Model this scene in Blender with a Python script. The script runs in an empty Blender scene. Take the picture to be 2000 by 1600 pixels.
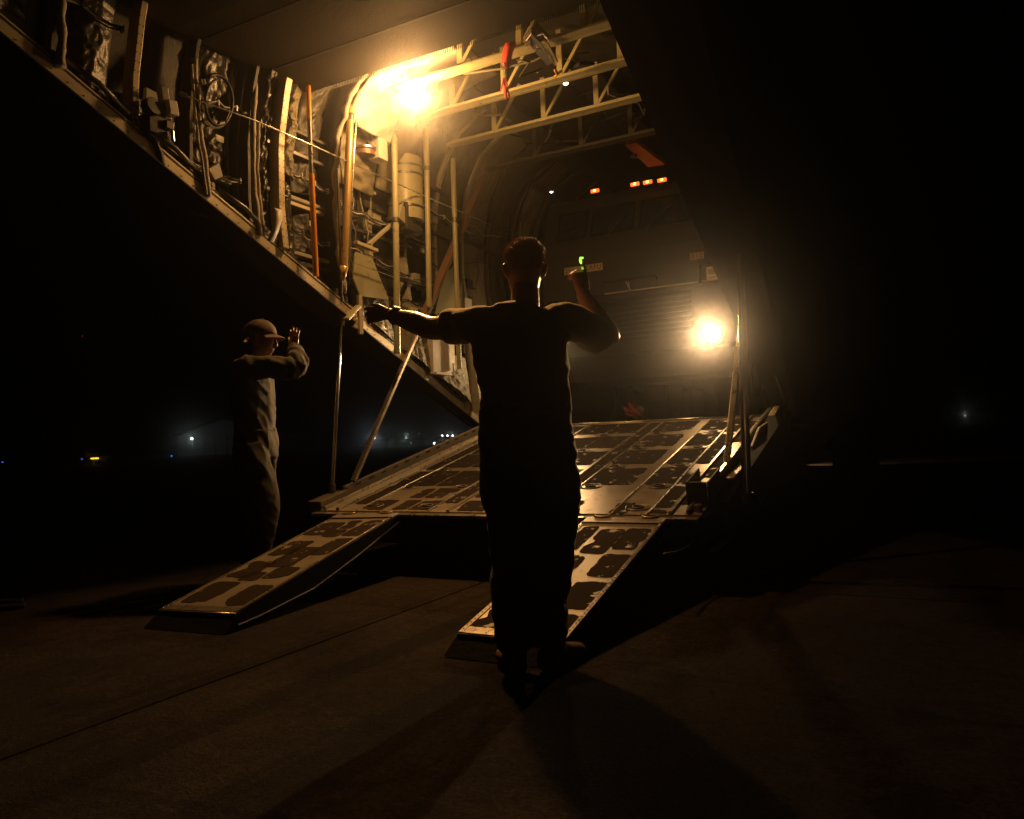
import bpy, bmesh, math, random
from mathutils import Vector, Matrix, noise
random.seed(7)
S = bpy.context.scene
C = S.collection
# ------------------------------------------------------------------ camera
# world: +y = nose of the aircraft, +x = its right side, origin on the apron under the rear edge of the ramp
F_PX, PITCH, ROLL, YAW = 1496.5, .0379, .0389, .485
CAM = Vector((2.7026, -4.6268, .9561))
FWD = Vector((-math.sin(YAW)*math.cos(PITCH), math.cos(YAW)*math.cos(PITCH), math.sin(PITCH)))
_r0 = Vector((math.cos(YAW), math.sin(YAW), 0)); _u0 = _r0.cross(FWD)
RIGHT = _r0*math.cos(ROLL) - _u0*math.sin(ROLL)
UP = _u0*math.cos(ROLL) + _r0*math.sin(ROLL)
cd = bpy.data.cameras.new('camera'); co = bpy.data.objects.new('camera', cd); C.objects.link(co)
cd.sensor_fit = 'HORIZONTAL'; cd.sensor_width = 36; cd.lens = 36*F_PX/2000
cd.clip_start = .05; cd.clip_end = 3000
co.matrix_world = Matrix((( RIGHT.x, UP.x, -FWD.x, CAM.x), (RIGHT.y, UP.y, -FWD.y, CAM.y),
                          (RIGHT.z, UP.z, -FWD.z, CAM.z), (0, 0, 0, 1)))
S.camera = co
# ------------------------------------------------------------------ night sky and moonlight
W = bpy.data.worlds.new('World'); S.world = W; W.use_nodes = True
nt = W.node_tree; nt.nodes.clear()
sky = nt.nodes.new('ShaderNodeTexSky'); sky.sky_type = 'NISHITA'; sky.sun_disc = False
sky.sun_elevation = math.radians(-4); sky.sun_rotation = math.radians(200)
bg = nt.nodes.new('ShaderNodeBackground'); bg.inputs['Strength'].default_value = .0008
wo = nt.nodes.new('ShaderNodeOutputWorld')
nt.links.new(sky.outputs[0], bg.inputs[0]); nt.links.new(bg.outputs[0], wo.inputs[0])
S.view_settings.view_transform = 'Standard'; S.view_settings.look = 'None'
S.view_settings.exposure = 0; S.view_settings.gamma = 1; S.view_settings.use_curve_mapping = False
cy = S.cycles
cy.use_denoising = True; cy.max_bounces = 4; cy.diffuse_bounces = 2; cy.glossy_bounces = 3
cy.transmission_bounces = 3; cy.volume_bounces = 0; cy.sample_clamp_indirect = 3; cy.caustics_reflective = False
cy.caustics_refractive = False; cy.use_adaptive_sampling = True; cy.adaptive_threshold = .012; cy.adaptive_min_samples = 24
try: cy.denoiser = 'OPENIMAGEDENOISE'
except Exception: pass
FLOOD_W, HEAD_W, HAZE = 125., 46., .0031
WARM = (1., .50, .16); HEADC = (1., .61, .27)

# ------------------------------------------------------------------ helpers
def at(px, py, x=None, y=None, z=None, d=None):
    """a point of the place measured in the photograph, on a plane of the aircraft"""
    v = RIGHT*((px-1000)/F_PX) + UP*((800-py)/F_PX) + FWD
    if x is not None: t = (x-CAM.x)/v.x
    elif y is not None: t = (y-CAM.y)/v.y
    elif z is not None: t = (z-CAM.z)/v.z
    else: t = d
    return CAM + v*t

def V(*a): return Vector(a)

class MB:
    def __init__(s): s.v = []; s.f = []
    def add(s, vs, fs):
        n = len(s.v); s.v += [tuple(p) for p in vs]; s.f += [tuple(i+n for i in f) for f in fs]; return s
    def box(s, c, sz, M=None):
        h = [d/2 for d in sz]; vs = []
        for i in (-1, 1):
            for j in (-1, 1):
                for k in (-1, 1):
                    p = Vector((i*h[0], j*h[1], k*h[2]))
                    vs.append((M @ p if M else p) + Vector(c))
        return s.add(vs, [(0,1,3,2),(4,6,7,5),(0,4,5,1),(2,3,7,6),(0,2,6,4),(1,5,7,3)])
    def bar(s, a, b, w, h, up=V(0,0,1)):
        a = Vector(a); b = Vector(b); t = (b-a)
        L = t.length; t.normalize(); sd = t.cross(up)
        if sd.length < 1e-4: sd = t.cross(V(1,0,0))
        sd.normalize(); u = sd.cross(t)
        M = Matrix((( sd.x, t.x, u.x), (sd.y, t.y, u.y), (sd.z, t.z, u.z)))
        return s.box((a+b)/2, (w, L, h), M)
    def tube(s, a, b, r, r2=None, n=12, cap=True):
        return s.path([a, b], [r, r if r2 is None else r2], n, cap)
    def path(s, pts, r, n=8, cap=True):
        pts = [Vector(p) for p in pts]; m = len(pts)
        rs = r if isinstance(r, (list, tuple)) else [r]*m
        t0 = (pts[1]-pts[0]).normalized()
        ref = V(0,0,1) if abs(t0.z) < .9 else V(1,0,0)
        sd = t0.cross(ref).normalized(); vs = []; fs = []
        for i, p in enumerate(pts):
            t = (pts[min(i+1, m-1)] - pts[max(i-1, 0)]).normalized()
            sd = (sd - t*sd.dot(t)).normalized(); u = t.cross(sd)
            for k in range(n):
                a = 2*math.pi*k/n
                vs.append(p + (sd*math.cos(a) + u*math.sin(a))*rs[i])
        for i in range(m-1):
            for k in range(n):
                fs.append((i*n+k, i*n+(k+1)%n, (i+1)*n+(k+1)%n, (i+1)*n+k))
        if cap:
            fs.append(tuple(reversed(range(n)))); fs.append(tuple((m-1)*n+k for k in range(n)))
        return s.add(vs, fs)
    def prism(s, poly, off):
        """closed polygon of 3-D points swept by the vector off"""
        n = len(poly); off = Vector(off)
        vs = [Vector(p) for p in poly] + [Vector(p)+off for p in poly]
        fs = [tuple(reversed(range(n))), tuple(range(n, 2*n))]
        fs += [(i, (i+1) % n, n+(i+1) % n, n+i) for i in range(n)]
        return s.add(vs, fs)
    def disc(s, c, nrm, r, h, n=20, r2=None):
        c = Vector(c); nrm = Vector(nrm).normalized()
        return s.tube(c, c+nrm*h, r, r2, n)
    def sphere(s, c, r, nu=12, nv=8, sc=(1,1,1)):
        c = Vector(c); vs = []; fs = []
        for i in range(nv+1):
            a = math.pi*i/nv
            for k in range(nu):
                b = 2*math.pi*k/nu
                vs.append(c + V(math.sin(a)*math.cos(b)*r*sc[0], math.sin(a)*math.sin(b)*r*sc[1], math.cos(a)*r*sc[2]))
        for i in range(nv):
            for k in range(nu):
                fs.append((i*nu+k, (i+1)*nu+k, (i+1)*nu+(k+1) % nu, i*nu+(k+1) % nu))
        return s.add(vs, fs)
    def grid(s, fn, nu, nv):
        vs = [fn(i/nu, j/nv) for i in range(nu+1) for j in range(nv+1)]
        fs = [(i*(nv+1)+j, (i+1)*(nv+1)+j, (i+1)*(nv+1)+j+1, i*(nv+1)+j+1) for i in range(nu) for j in range(nv)]
        return s.add(vs, fs)
    def build(s, name, mat, parent=None, smooth=False, bevel=0, solid=0, M=None):
        me = bpy.data.meshes.new(name); me.from_pydata(s.v, [], s.f)
        bm = bmesh.new(); bm.from_mesh(me)
        bmesh.ops.remove_doubles(bm, verts=bm.verts, dist=1e-6)
        if not solid: bmesh.ops.recalc_face_normals(bm, faces=bm.faces)
        bm.to_mesh(me); bm.free(); me.update()
        return link(name, me, mat, parent, smooth, bevel, solid, M)

def link(name, me, mat, parent=None, smooth=False, bevel=0, solid=0, M=None):
    me.materials.clear(); me.materials.append(mat)
    if smooth: me.polygons.foreach_set('use_smooth', [True]*len(me.polygons))
    o = bpy.data.objects.new(name, me); C.objects.link(o)
    if M is not None: o.matrix_world = M
    if parent: setpar(o, parent)
    if bevel:
        m = o.modifiers.new('b', 'BEVEL'); m.width = bevel; m.segments = 2; m.limit_method = 'ANGLE'; m.angle_limit = .7
    if solid:
        m = o.modifiers.new('s', 'SOLIDIFY'); m.thickness = solid; m.offset = 0
    return o

WM = {}
def setpar(o, p):
    o.parent = p
    o.matrix_parent_inverse = WM.get(p.name, Matrix()).inverted()

def tag(o, label=None, cat=None, group=None, kind=None):
    if label: o['label'] = label
    if cat: o['category'] = cat
    if group: o['group'] = group
    if kind: o['kind'] = kind
    return o

def thing(name, label, cat, loc=(0,0,0), group=None):
    o = bpy.data.objects.new(name, None); C.objects.link(o); o.location = loc; o.empty_display_size = .2
    WM[o.name] = Matrix.Translation(loc)
    return tag(o, label, cat, group)

def nodes(name):
    m = bpy.data.materials.new(name); m.use_nodes = True
    n = m.node_tree.nodes; return m, n, m.node_tree.links, n['Principled BSDF']

def mat(name, col, rough=.6, metal=0., var=.25, scale=6., bump=0., bscale=60., dirt=None, dirt_amt=.0, spec=.5, rvar=.15, coords='Object', sheen=0):
    """paint, fabric or metal: base colour with cloudy variation, optional dirt, fine relief"""
    m, n, l, p = nodes(name)
    tc = n.new('ShaderNodeTexCoord'); geo = n.new('ShaderNodeNewGeometry')
    src = geo.outputs['Position'] if coords == 'World' else tc.outputs[coords]
    t = n.new('ShaderNodeTexNoise'); t.inputs['Scale'].default_value = scale; t.inputs['Detail'].default_value = 8
    t.inputs['Roughness'].default_value = .65
    l.new(src, t.inputs['Vector'])
    mx = n.new('ShaderNodeMix'); mx.data_type = 'RGBA'
    mx.inputs[6].default_value = (*[c*(1-var) for c in col], 1); mx.inputs[7].default_value = (*[min(1, c*(1+var)) for c in col], 1)
    l.new(t.outputs[0], mx.inputs[0]); out = mx.outputs[2]
    if dirt:
        t2 = n.new('ShaderNodeTexNoise'); t2.inputs['Scale'].default_value = scale*2.3; t2.inputs['Detail'].default_value = 10
        t2.inputs['Roughness'].default_value = .7
        l.new(src, t2.inputs['Vector'])
        rp = n.new('ShaderNodeValToRGB'); rp.color_ramp.elements[0].position = .62-dirt_amt; rp.color_ramp.elements[1].position = .70-dirt_amt*.6
        l.new(t2.outputs[0], rp.inputs[0])
        m2 = n.new('ShaderNodeMix'); m2.data_type = 'RGBA'; m2.inputs[7].default_value = (*dirt, 1)
        l.new(rp.outputs[0], m2.inputs[0]); l.new(out, m2.inputs[6]); out = m2.outputs[2]
    l.new(out, p.inputs['Base Color'])
    mr = n.new('ShaderNodeMapRange'); mr.inputs[3].default_value = max(.05, rough-rvar); mr.inputs[4].default_value = min(1, rough+rvar)
    l.new(t.outputs[0], mr.inputs[0]); l.new(mr.outputs[0], p.inputs['Roughness'])
    p.inputs['Metallic'].default_value = metal; p.inputs['Specular IOR Level'].default_value = spec
    if sheen:
        p.inputs['Sheen Weight'].default_value = sheen; p.inputs['Sheen Roughness'].default_value = .35; p.inputs['Sheen Tint'].default_value = (*[min(1, c*4) for c in col], 1)
    if bump:
        t3 = n.new('ShaderNodeTexNoise'); t3.inputs['Scale'].default_value = bscale; t3.inputs['Detail'].default_value = 6
        l.new(src, t3.inputs['Vector'])
        b = n.new('ShaderNodeBump'); b.inputs['Strength'].default_value = bump; b.inputs['Distance'].default_value = .01
        l.new(t3.outputs[0], b.inputs['Height']); l.new(b.outputs[0], p.inputs['Normal'])
    return m

def glow(name, col, strength):
    m, n, l, p = nodes(name)
    p.inputs['Base Color'].default_value = (.8, .8, .8, 1)
    p.inputs['Emission Color'].default_value = (*col, 1); p.inputs['Emission Strength'].default_value = strength
    return m

def lamp(name, kind, loc, energy, col, parent=None, radius=.03, aim=None, angle=None, blend=.5):
    d = bpy.data.lights.new(name, kind); d.energy = energy; d.color = col; d.shadow_soft_size = radius
    o = bpy.data.objects.new(name, d); C.objects.link(o)
    M = Matrix.Translation(loc)
    if aim is not None: M = M @ (Vector(aim)-Vector(loc)).to_track_quat('-Z', 'Y').to_matrix().to_4x4()
    o.matrix_world = M
    if kind == 'SPOT': d.spot_size = angle; d.spot_blend = blend
    if parent: setpar(o, parent)
    return o

moon = bpy.data.lights.new('moonlight', 'SUN'); moon.energy = .0005; moon.angle = math.radians(.5); moon.color = (.75, .85, 1)
mo = bpy.data.objects.new('moonlight', moon); C.objects.link(mo); mo.rotation_euler = (math.radians(50), 0, math.radians(200))

M_ = {
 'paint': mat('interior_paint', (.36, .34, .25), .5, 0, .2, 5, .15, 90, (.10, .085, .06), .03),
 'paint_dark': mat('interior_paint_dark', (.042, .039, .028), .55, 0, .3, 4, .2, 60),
 'beige': mat('primer_beam', (.64, .54, .36), .42, .15, .10, 9, .1, 120, (.38, .31, .2), -.02),
 'truss': mat('truss_primer', (.50, .46, .25), .5, 0, .2, 6, .1, 80, (.12, .1, .06), .02),
 'skin': mat('grey_skin', (.035, .037, .04), .7, 0, .25, 2, .1, 40, coords='World', spec=.3),
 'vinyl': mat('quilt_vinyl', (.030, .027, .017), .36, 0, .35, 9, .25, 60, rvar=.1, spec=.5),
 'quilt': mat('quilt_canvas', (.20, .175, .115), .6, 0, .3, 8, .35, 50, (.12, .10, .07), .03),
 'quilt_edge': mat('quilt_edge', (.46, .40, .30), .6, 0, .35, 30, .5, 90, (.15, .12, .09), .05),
 'door': mat('door_lining', (.06, .046, .031), .75, 0, .25, 3, .2, 50, spec=.2),
 'black': mat('black_rubber', (.018, .017, .016), .55, 0, .3, 10, .2, 80),
 'steel': mat('dark_steel', (.16, .15, .14), .42, .8, .3, 12, .1, 90),
 'bright': mat('bright_metal', (.62, .60, .56), .3, 1., .15, 15),
 'chrome': mat('chrome', (.72, .71, .69), .14, 1., .06, 15, rvar=.06),
 'orange': mat('orange_paint', (.72, .27, .02), .32, 0, .15, 8),
 'gold': mat('bronze_tube', (.66, .46, .19), .32, .45, .2, 8, .05, 60, (.2, .13, .06), .02),
 'pole': mat('green_tube', (.38, .36, .21), .42, 0, .2, 6, .05, 60, (.15, .13, .08), .02),
 'white': mat('pale_paint', (.62, .58, .50), .5, 0, .12, 6, .05, 60, (.25, .2, .14), .02),
 'wood': mat('brown_arm', (.20, .12, .07), .45, .2, .3, 10, .1, 60),
 'deck': mat('worn_ramp_deck', (.50, .42, .31), .36, .6, .22, 7, .10, 160, (.20, .165, .12), .04, rvar=.13),
 'rail': mat('ramp_rail', (.46, .40, .31), .3, .75, .2, 14, .05, 120),
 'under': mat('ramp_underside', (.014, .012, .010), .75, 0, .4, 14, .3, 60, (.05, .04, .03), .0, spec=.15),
 'red': mat('red_streamer', (.75, .045, .025), .75, 0, .15, 20, .3, 140),
 'yellow': mat('yellow_handle', (.70, .36, .02), .4, 0, .1, 10),
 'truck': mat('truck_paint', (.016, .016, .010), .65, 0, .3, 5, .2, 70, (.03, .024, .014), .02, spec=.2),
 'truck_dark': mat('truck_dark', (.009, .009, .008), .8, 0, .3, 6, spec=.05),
 'plate': mat('stencil_plate', (.36, .27, .15), .7, 0, .15, 20),
 'ink': mat('stencil_ink', (.012, .011, .01), .8, 0, .1, 20),
 'tyre': mat('tyre', (.02, .02, .02), .85, 0, .2, 20, .4, 60),
 'hair': mat('dark_hair', (.36, .17, .07), .55, 0, .3, 60, .4, 200),
 'shirt': mat('tan_shirt', (.22, .175, .11), .9, 0, .15, 30, .25, 900, sheen=1.),
 'trousers': mat('sage_trousers', (.07, .07, .05), .9, 0, .2, 25, .25, 700, sheen=.6),
 'suit': mat('sage_flight_suit', (.042, .035, .021), .85, 0, .15, 25, .2, 700, sheen=1.),
 'cap': mat('ball_cap', (.13, .095, .055), .85, 0, .15, 25, .3, 500),
 'boot': mat('suede_boot', (.27, .16, .085), .8, 0, .25, 30, .3, 200),
 'far_wall': mat('far_cladding', (.34, .36, .36), .7, 0, .1, .3, coords='World'),
 'far_roof': mat('far_roof', (.16, .17, .17), .7, 0, .1, .3, coords='World'),
 'mast': mat('lamp_mast', (.25, .25, .25), .6),
}
def skin_mat(name, col):
    m = mat(name, col, .38, 0, .12, 18, .12, 220, rvar=.08)
    p = m.node_tree.nodes['Principled BSDF']
    p.inputs['Subsurface Weight'].default_value = .15; p.inputs['Subsurface Radius'].default_value = (.02, .008, .004); p.inputs['Subsurface Scale'].default_value = .5
    return m
M_['flesh'] = skin_mat('skin_tone', (.40, .20, .125))
def glass_mat(name, col, rough=.08):
    m, n, l, p = nodes(name); p.inputs['Base Color'].default_value = (*col, 1); p.inputs['Roughness'].default_value = rough
    p.inputs['Specular IOR Level'].default_value = .6; return m
M_['glass'] = glass_mat('windscreen_glass', (.012, .014, .018))
def patch_mat():
    """dark non-skid coating, chipped through to the metal"""
    m, n, l, p = nodes('grip_coating')
    tc = n.new('ShaderNodeNewGeometry'); src = tc.outputs['Position']
    t = n.new('ShaderNodeTexNoise'); t.inputs['Scale'].default_value = 11; t.inputs['Detail'].default_value = 9; t.inputs['Roughness'].default_value = .62
    l.new(src, t.inputs['Vector'])
    rp = n.new('ShaderNodeValToRGB'); rp.color_ramp.elements[0].position = .615; rp.color_ramp.elements[1].position = .635
    l.new(t.outputs[0], rp.inputs[0])
    fine = n.new('ShaderNodeTexNoise'); fine.inputs['Scale'].default_value = 420; fine.inputs['Detail'].default_value = 3
    l.new(src, fine.inputs['Vector'])
    mx = n.new('ShaderNodeMix'); mx.data_type = 'RGBA'; mx.inputs[6].default_value = (.020, .014, .010, 1); mx.inputs[7].default_value = (.060, .042, .027, 1)
    l.new(fine.outputs[0], mx.inputs[0])
    m2 = n.new('ShaderNodeMix'); m2.data_type = 'RGBA'; m2.inputs[7].default_value = (.40, .34, .26, 1)
    l.new(rp.outputs[0], m2.inputs[0]); l.new(mx.outputs[2], m2.inputs[6]); l.new(m2.outputs[2], p.inputs['Base Color'])
    mr = n.new('ShaderNodeMapRange'); mr.inputs[3].default_value = .85; mr.inputs[4].default_value = .36
    l.new(rp.outputs[0], mr.inputs[0]); l.new(mr.outputs[0], p.inputs['Roughness'])
    mm = n.new('ShaderNodeMath'); mm.operation = 'MULTIPLY'; mm.inputs[1].default_value = .55
    l.new(rp.outputs[0], mm.inputs[0]); l.new(mm.outputs[0], p.inputs['Metallic'])
    b = n.new('ShaderNodeBump'); b.inputs['Strength'].default_value = .6; b.inputs['Distance'].default_value = .004
    l.new(fine.outputs[0], b.inputs['Height']); l.new(b.outputs[0], p.inputs['Normal'])
    p.inputs['Specular IOR Level'].default_value = .05
    return m
M_['grip'] = patch_mat()
def concrete():
    m, n, l, p = nodes('apron_concrete')
    g = n.new('ShaderNodeNewGeometry'); src = g.outputs['Position']
    def nz(sc, det, ro=.6, vec=None):
        t = n.new('ShaderNodeTexNoise'); t.inputs['Scale'].default_value = sc; t.inputs['Detail'].default_value = det
        t.inputs['Roughness'].default_value = ro; l.new(vec or src, t.inputs['Vector']); return t.outputs[0]
    def ramp(x, p0, c0, p1, c1):
        r = n.new('ShaderNodeValToRGB'); e = r.color_ramp.elements; e[0].position = p0; e[1].position = p1; e[0].color = (*c0, 1); e[1].color = (*c1, 1)
        l.new(x, r.inputs[0]); return r.outputs[0]
    def mul(a_, b_):
        mu = n.new('ShaderNodeMix'); mu.data_type = 'RGBA'; mu.blend_type = 'MULTIPLY'; mu.inputs[0].default_value = 1
        l.new(a_, mu.inputs[6]); l.new(b_, mu.inputs[7]); return mu.outputs[2]
    big = ramp(nz(.8, 9, .65), .32, (.028, .022, .018), .70, (.082, .064, .049))
    grain = ramp(nz(55, 5, .85), .34, (.40, .38, .36), .66, (1.55, 1.5, 1.45))
    peb = ramp(nz(16, 7, .7), .36, (.62, .58, .55), .66, (1.25, 1.22, 1.2))
    stain = ramp(nz(2.1, 9, .7), .54, (1, 1, 1), .66, (.42, .38, .35))
    mp = n.new('ShaderNodeMapping'); mp.inputs['Scale'].default_value = (2.2, .12, 1); l.new(src, mp.inputs[0])
    tyre = ramp(nz(1.3, 5, .6, mp.outputs[0]), .56, (1, 1, 1), .62, (.60, .57, .55))
    v = n.new('ShaderNodeTexVoronoi'); v.feature = 'DISTANCE_TO_EDGE'; v.inputs['Scale'].default_value = .55
    wv = n.new('ShaderNodeMix'); wv.data_type = 'VECTOR'; wv.inputs[0].default_value = .25
    nn = n.new('ShaderNodeTexNoise'); nn.inputs['Scale'].default_value = 2.2; nn.inputs['Detail'].default_value = 6; l.new(src, nn.inputs['Vector'])
    l.new(src, wv.inputs[4]); l.new(nn.outputs['Color'], wv.inputs[5]); l.new(wv.outputs[1], v.inputs['Vector'])
    crack = ramp(v.outputs['Distance'], .001, (.62, .6, .58), .006, (1, 1, 1))
    col = mul(mul(mul(mul(mul(big, grain), peb), stain), tyre), crack)
    l.new(col, p.inputs['Base Color']); p.inputs['Roughness'].default_value = .9; p.inputs['Specular IOR Level'].default_value = .15
    bp = n.new('ShaderNodeBump'); bp.inputs['Strength'].default_value = .8; bp.inputs['Distance'].default_value = .012
    l.new(mul(grain, peb), bp.inputs['Height']); l.new(bp.outputs[0], p.inputs['Normal'])
    return m
M_['concrete'] = concrete()
M_['joint'] = mat('joint_tar', (.02, .018, .016), .9, 0, .3, 10)
# ------------------------------------------------------------------ apron
g = MB().grid(lambda a, b: V(-400+800*a, -110+515*b, -.03), 6, 6).build('ground', M_['joint'])
tag(g, 'dark concrete apron stretching away to the airfield lights', 'ground', kind='structure')
xs = [.07+4.6*k for k in range(-12, 6)]; ys = [.10+5.2*k for k in range(-2, 14)]
slab = MB()
h = .007/2
slab.box((2.3, 2.6, -.12), (4.6-2*h*2, 5.2-2*h*2, .24))
sm = None
for i, x in enumerate(xs):
    for j, y in enumerate(ys):
        if sm is None:
            o = slab.build('slab', M_['concrete'], None, bevel=.004); sm = o.data
            o.location = (x, y, 0); o.parent = g
        else:
            o = bpy.data.objects.new('slab', sm); C.objects.link(o); o.location = (x, y, random.uniform(-.002, .002)); o.parent = g
            m = o.modifiers.new('b', 'BEVEL'); m.width = .004; m.segments = 2
# ------------------------------------------------------------------ the aircraft
AC = thing('cargo_aircraft', 'large dark transport aircraft seen from behind with its loading ramp lowered and lit hold open', 'aircraft', (0, 2.86, 0))
FLOOR, RH, RL = 1.063, .4375, 2.929
TH = math.asin((FLOOR-RH)/RL); YH = RL*math.cos(TH)
def sill(y): return 1.079 + max(0., YH-y)*math.tan(.4048)
PROF = [(1.60, 1.0), (1.66, 1.6), (1.74, 2.2), (1.80, 2.8), (1.79, 3.3), (1.70, 3.75), (1.50, 4.12), (1.12, 4.38), (.55, 4.50), (0, 4.52)]
def prof_pt(t):
    t = max(0, min(len(PROF)-1.0001, t)); i = int(t); k = t-i
    a, b = PROF[i], PROF[i+1]; return a[0]+(b[0]-a[0])*k, a[1]+(b[1]-a[1])*k
def prof_t(z):
    for i in range(len(PROF)-1):
        if PROF[i][1] <= z <= PROF[i+1][1]: return i+(z-PROF[i][1])/(PROF[i+1][1]-PROF[i][1])
    return 0. if z < 1 else len(PROF)-1.
def wall_x(z): return prof_pt(prof_t(z))[0]
def shell(sg, y0, y1, off, ny, nt=18):
    def fn(a, b):
        y = y0+(y1-y0)*a; t0 = prof_t(min(sill(y), 4.4)) if y < YH else prof_t(FLOOR-.02)
        x, z = prof_pt(t0+(len(PROF)-1-t0)*b)
        k = 1.+off/2.2
        return V(sg*x*k, y, (z-2.6)*k+2.6 if b > .001 else z)
    return fn
for sg in (-1, 1):
    MB().grid(shell(sg, -4.9, 12, .14, 40), 40, 18).build('fuselage_skin', M_['skin'], AC, smooth=True, solid=.01)
    MB().grid(shell(sg, -4.9, 12, .0, 40), 40, 18).build('inner_lining', M_['paint_dark'], AC, smooth=True, solid=.006)
# belly below the hold floor, nose bulkhead, hold floor, wheel sponsons
b = MB()
def belly(a, t):
    y = 2.95+10*a; w = 1.86*math.sin(math.pi*t-math.pi/2)
    return V(w, y, 1.0-.42*math.cos(math.pi*t-math.pi/2)**.6 if 0 < t < 1 else 1.0)
b.grid(belly, 12, 16).build('belly', M_['skin'], AC, smooth=True, solid=.01)
fl = MB().box((0, YH+4.6, FLOOR-.04), (3.2, 9.2, .08)).build('hold_floor', M_['deck'], AC)
for k in range(8):
    x = -1.225+.35*k
    MB().box((x, YH+4.55, FLOOR+.006), (.05, 9.0, .012)).build('floor_rail', M_['rail'], fl)
MB().box((0, 11.9, 2.7), (3.6, .1, 3.5)).build('forward_bulkhead', M_['paint_dark'], AC)
for sg in (-1, 1):
    def spon(a, t, sg=sg):
        y = 4.6+6.2*a; e = math.sin(math.pi*min(1, max(0, a)))**.45
        an = 2*math.pi*t
        return V(sg*(1.75+.55*e*max(-.2, math.cos(an))), y, 1.15+.62*e*math.sin(an))
    MB().grid(spon, 16, 16).build('wheel_fairing', M_['skin'], AC, smooth=True)
    for k in range(2):
        w = MB(); yy = 6.6+1.5*k
        w.path([V(sg*1.7, yy, .5), V(sg*1.74, yy, .5), V(sg*2.12, yy, .5), V(sg*2.16, yy, .5)], [.4, .5, .5, .4], 28)
        w.build('main_wheel', M_['tyre'], AC, smooth=False)
# wings, high on the fuselage
for sg in (-1, 1):
    wg = MB(); prof = [(0, 0), (.03, .09), (.12, .16), (.35, .2), (.7, .1), (1, .0), (.7, -.02), (.35, -.09), (.1, -.08)]
    sec = []
    for k in range(13):
        s_ = k/12; x = 1.6+18.4*s_; ch = 4.6-2.2*s_; th = 2.4*(1-.45*s_)
        sec.append([V(sg*x, 13.0-.5*s_-p[0]*ch, 4.42+.42*s_+p[1]*th) for p in prof])
    n = len(prof); vs = [p for s_ in sec for p in s_]
    fs = [(i*n+k, i*n+(k+1) % n, (i+1)*n+(k+1) % n, (i+1)*n+k) for i in range(12) for k in range(n)]
    fs += [tuple(range(n)), tuple(12*n+k for k in range(n))]
    wg.add(vs, fs).build('wing', M_['skin'] if sg > 0 else mat('wing_paint', (.28, .30, .29), .6, 0, .2, 1, coords='World'), AC, smooth=True)
    for ex, ez in ((5.0, 4.15), (10.1, 4.3)):
        MB().path([V(sg*ex, 15.4, ez), V(sg*ex, 15.2, ez), V(sg*ex, 14, ez), V(sg*ex, 12, ez+.05), V(sg*ex, 10.4, ez+.25)], [.25, .45, .55, .5, .15], 20).build('engine', M_['skin'], AC, smooth=True)
# tail cone and raised stabilisers behind and above the camera
tc_ = MB().path([V(0, -3.2, 4.95), V(0, -4.8, 5.0), V(0, -6.5, 5.2), V(0, -8.6, 5.5)], [.55, .5, .4, .15], 18)
tc_.build('tail_cone', M_['skin'], AC, smooth=True)
# ---- sill rails both sides, with seal and rivets
def sp(sg, y, out=0., up=0.): return V(sg*((1.555 if sg < 0 else 1.585)+out), y, sill(y)+up)
for sg in (-1, 1):
    a, b_ = sp(sg, -4.6), sp(sg, YH+.02)
    nrm = V(0, math.sin(.4048), math.cos(.4048))
    sl = MB().bar(a, b_, .05, .10, nrm).build('sill_rail', M_['beige'], AC, bevel=.006)
    MB().bar(sp(sg, -4.6, .055, -.035), sp(sg, YH, .055, -.035), .09, .018, nrm).build('sill_flange', M_['beige'], sl, bevel=.004)
    MB().path([sp(sg, -4.55+.37*k, -.005, .068+.006*math.sin(k*2.3)) for k in range(21)], .013, 8).build('rubber_seal', M_['black'], sl, smooth=True)
    gi = -sg*.0265
    MB().bar(a+nrm*.030+V(gi, 0, 0), b_+nrm*.030+V(gi, 0, 0), .004, .008, nrm).build('groove_strip', M_['black'], sl)
    def web(a, t, sg=sg):
        y = -4.7+(YH+.1+4.7)*a; z = min(sill(y), 4.4); x1 = wall_x(z)*(1+.15/2.2)+.01
        x0 = 1.50 if sg < 0 else 1.565
        return V(sg*(x0+(x1-x0)*t), y, sill(y)-.075+.06*t)
    MB().grid(web, 30, 2).build('sill_web', M_['skin'], AC, solid=.008)
    if sg < 0:
        rv = MB(); dirv = (b_-a).normalized()
        for k in range(150):
            p = a+dirv*(.2+.052*k) + nrm*(.028 if k % 2 else -.026)
            rv.sphere(p+V(.026, 0, 0), .0048, 6, 4)
        tag(rv.build('rivet_row', M_['steel'], sl, smooth=True), kind='stuff')
        # hinge clips and tube lying along the inside of the sill
        for y0, y1 in ((-1.95, -1.55), (-1.42, -1.02), (-.86, -.42), (.72, 1.05), (1.25, 1.62), (1.8, 2.3)):
            MB().path([sp(sg, y0, -.02, .10), sp(sg, (y0+y1)/2, -.03, .125), sp(sg, y1, -.02, .10)], .018, 10).build('edge_tube', M_['steel'], sl, smooth=True)
        for y in (-2.0, -1.5, -1.0, -.93, -.45, -.35, .33, .45, .66, 1.1, 1.18, 1.7, 2.36):
            mb = MB().box(sp(sg, y, -.012, .080), (.035, .06, .05)); mb.tube(sp(sg, y, -.04, .09), sp(sg, y, .01, .09), .016, n=10)
            mb.build('clip', M_['steel'], sl, bevel=.003)
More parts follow.
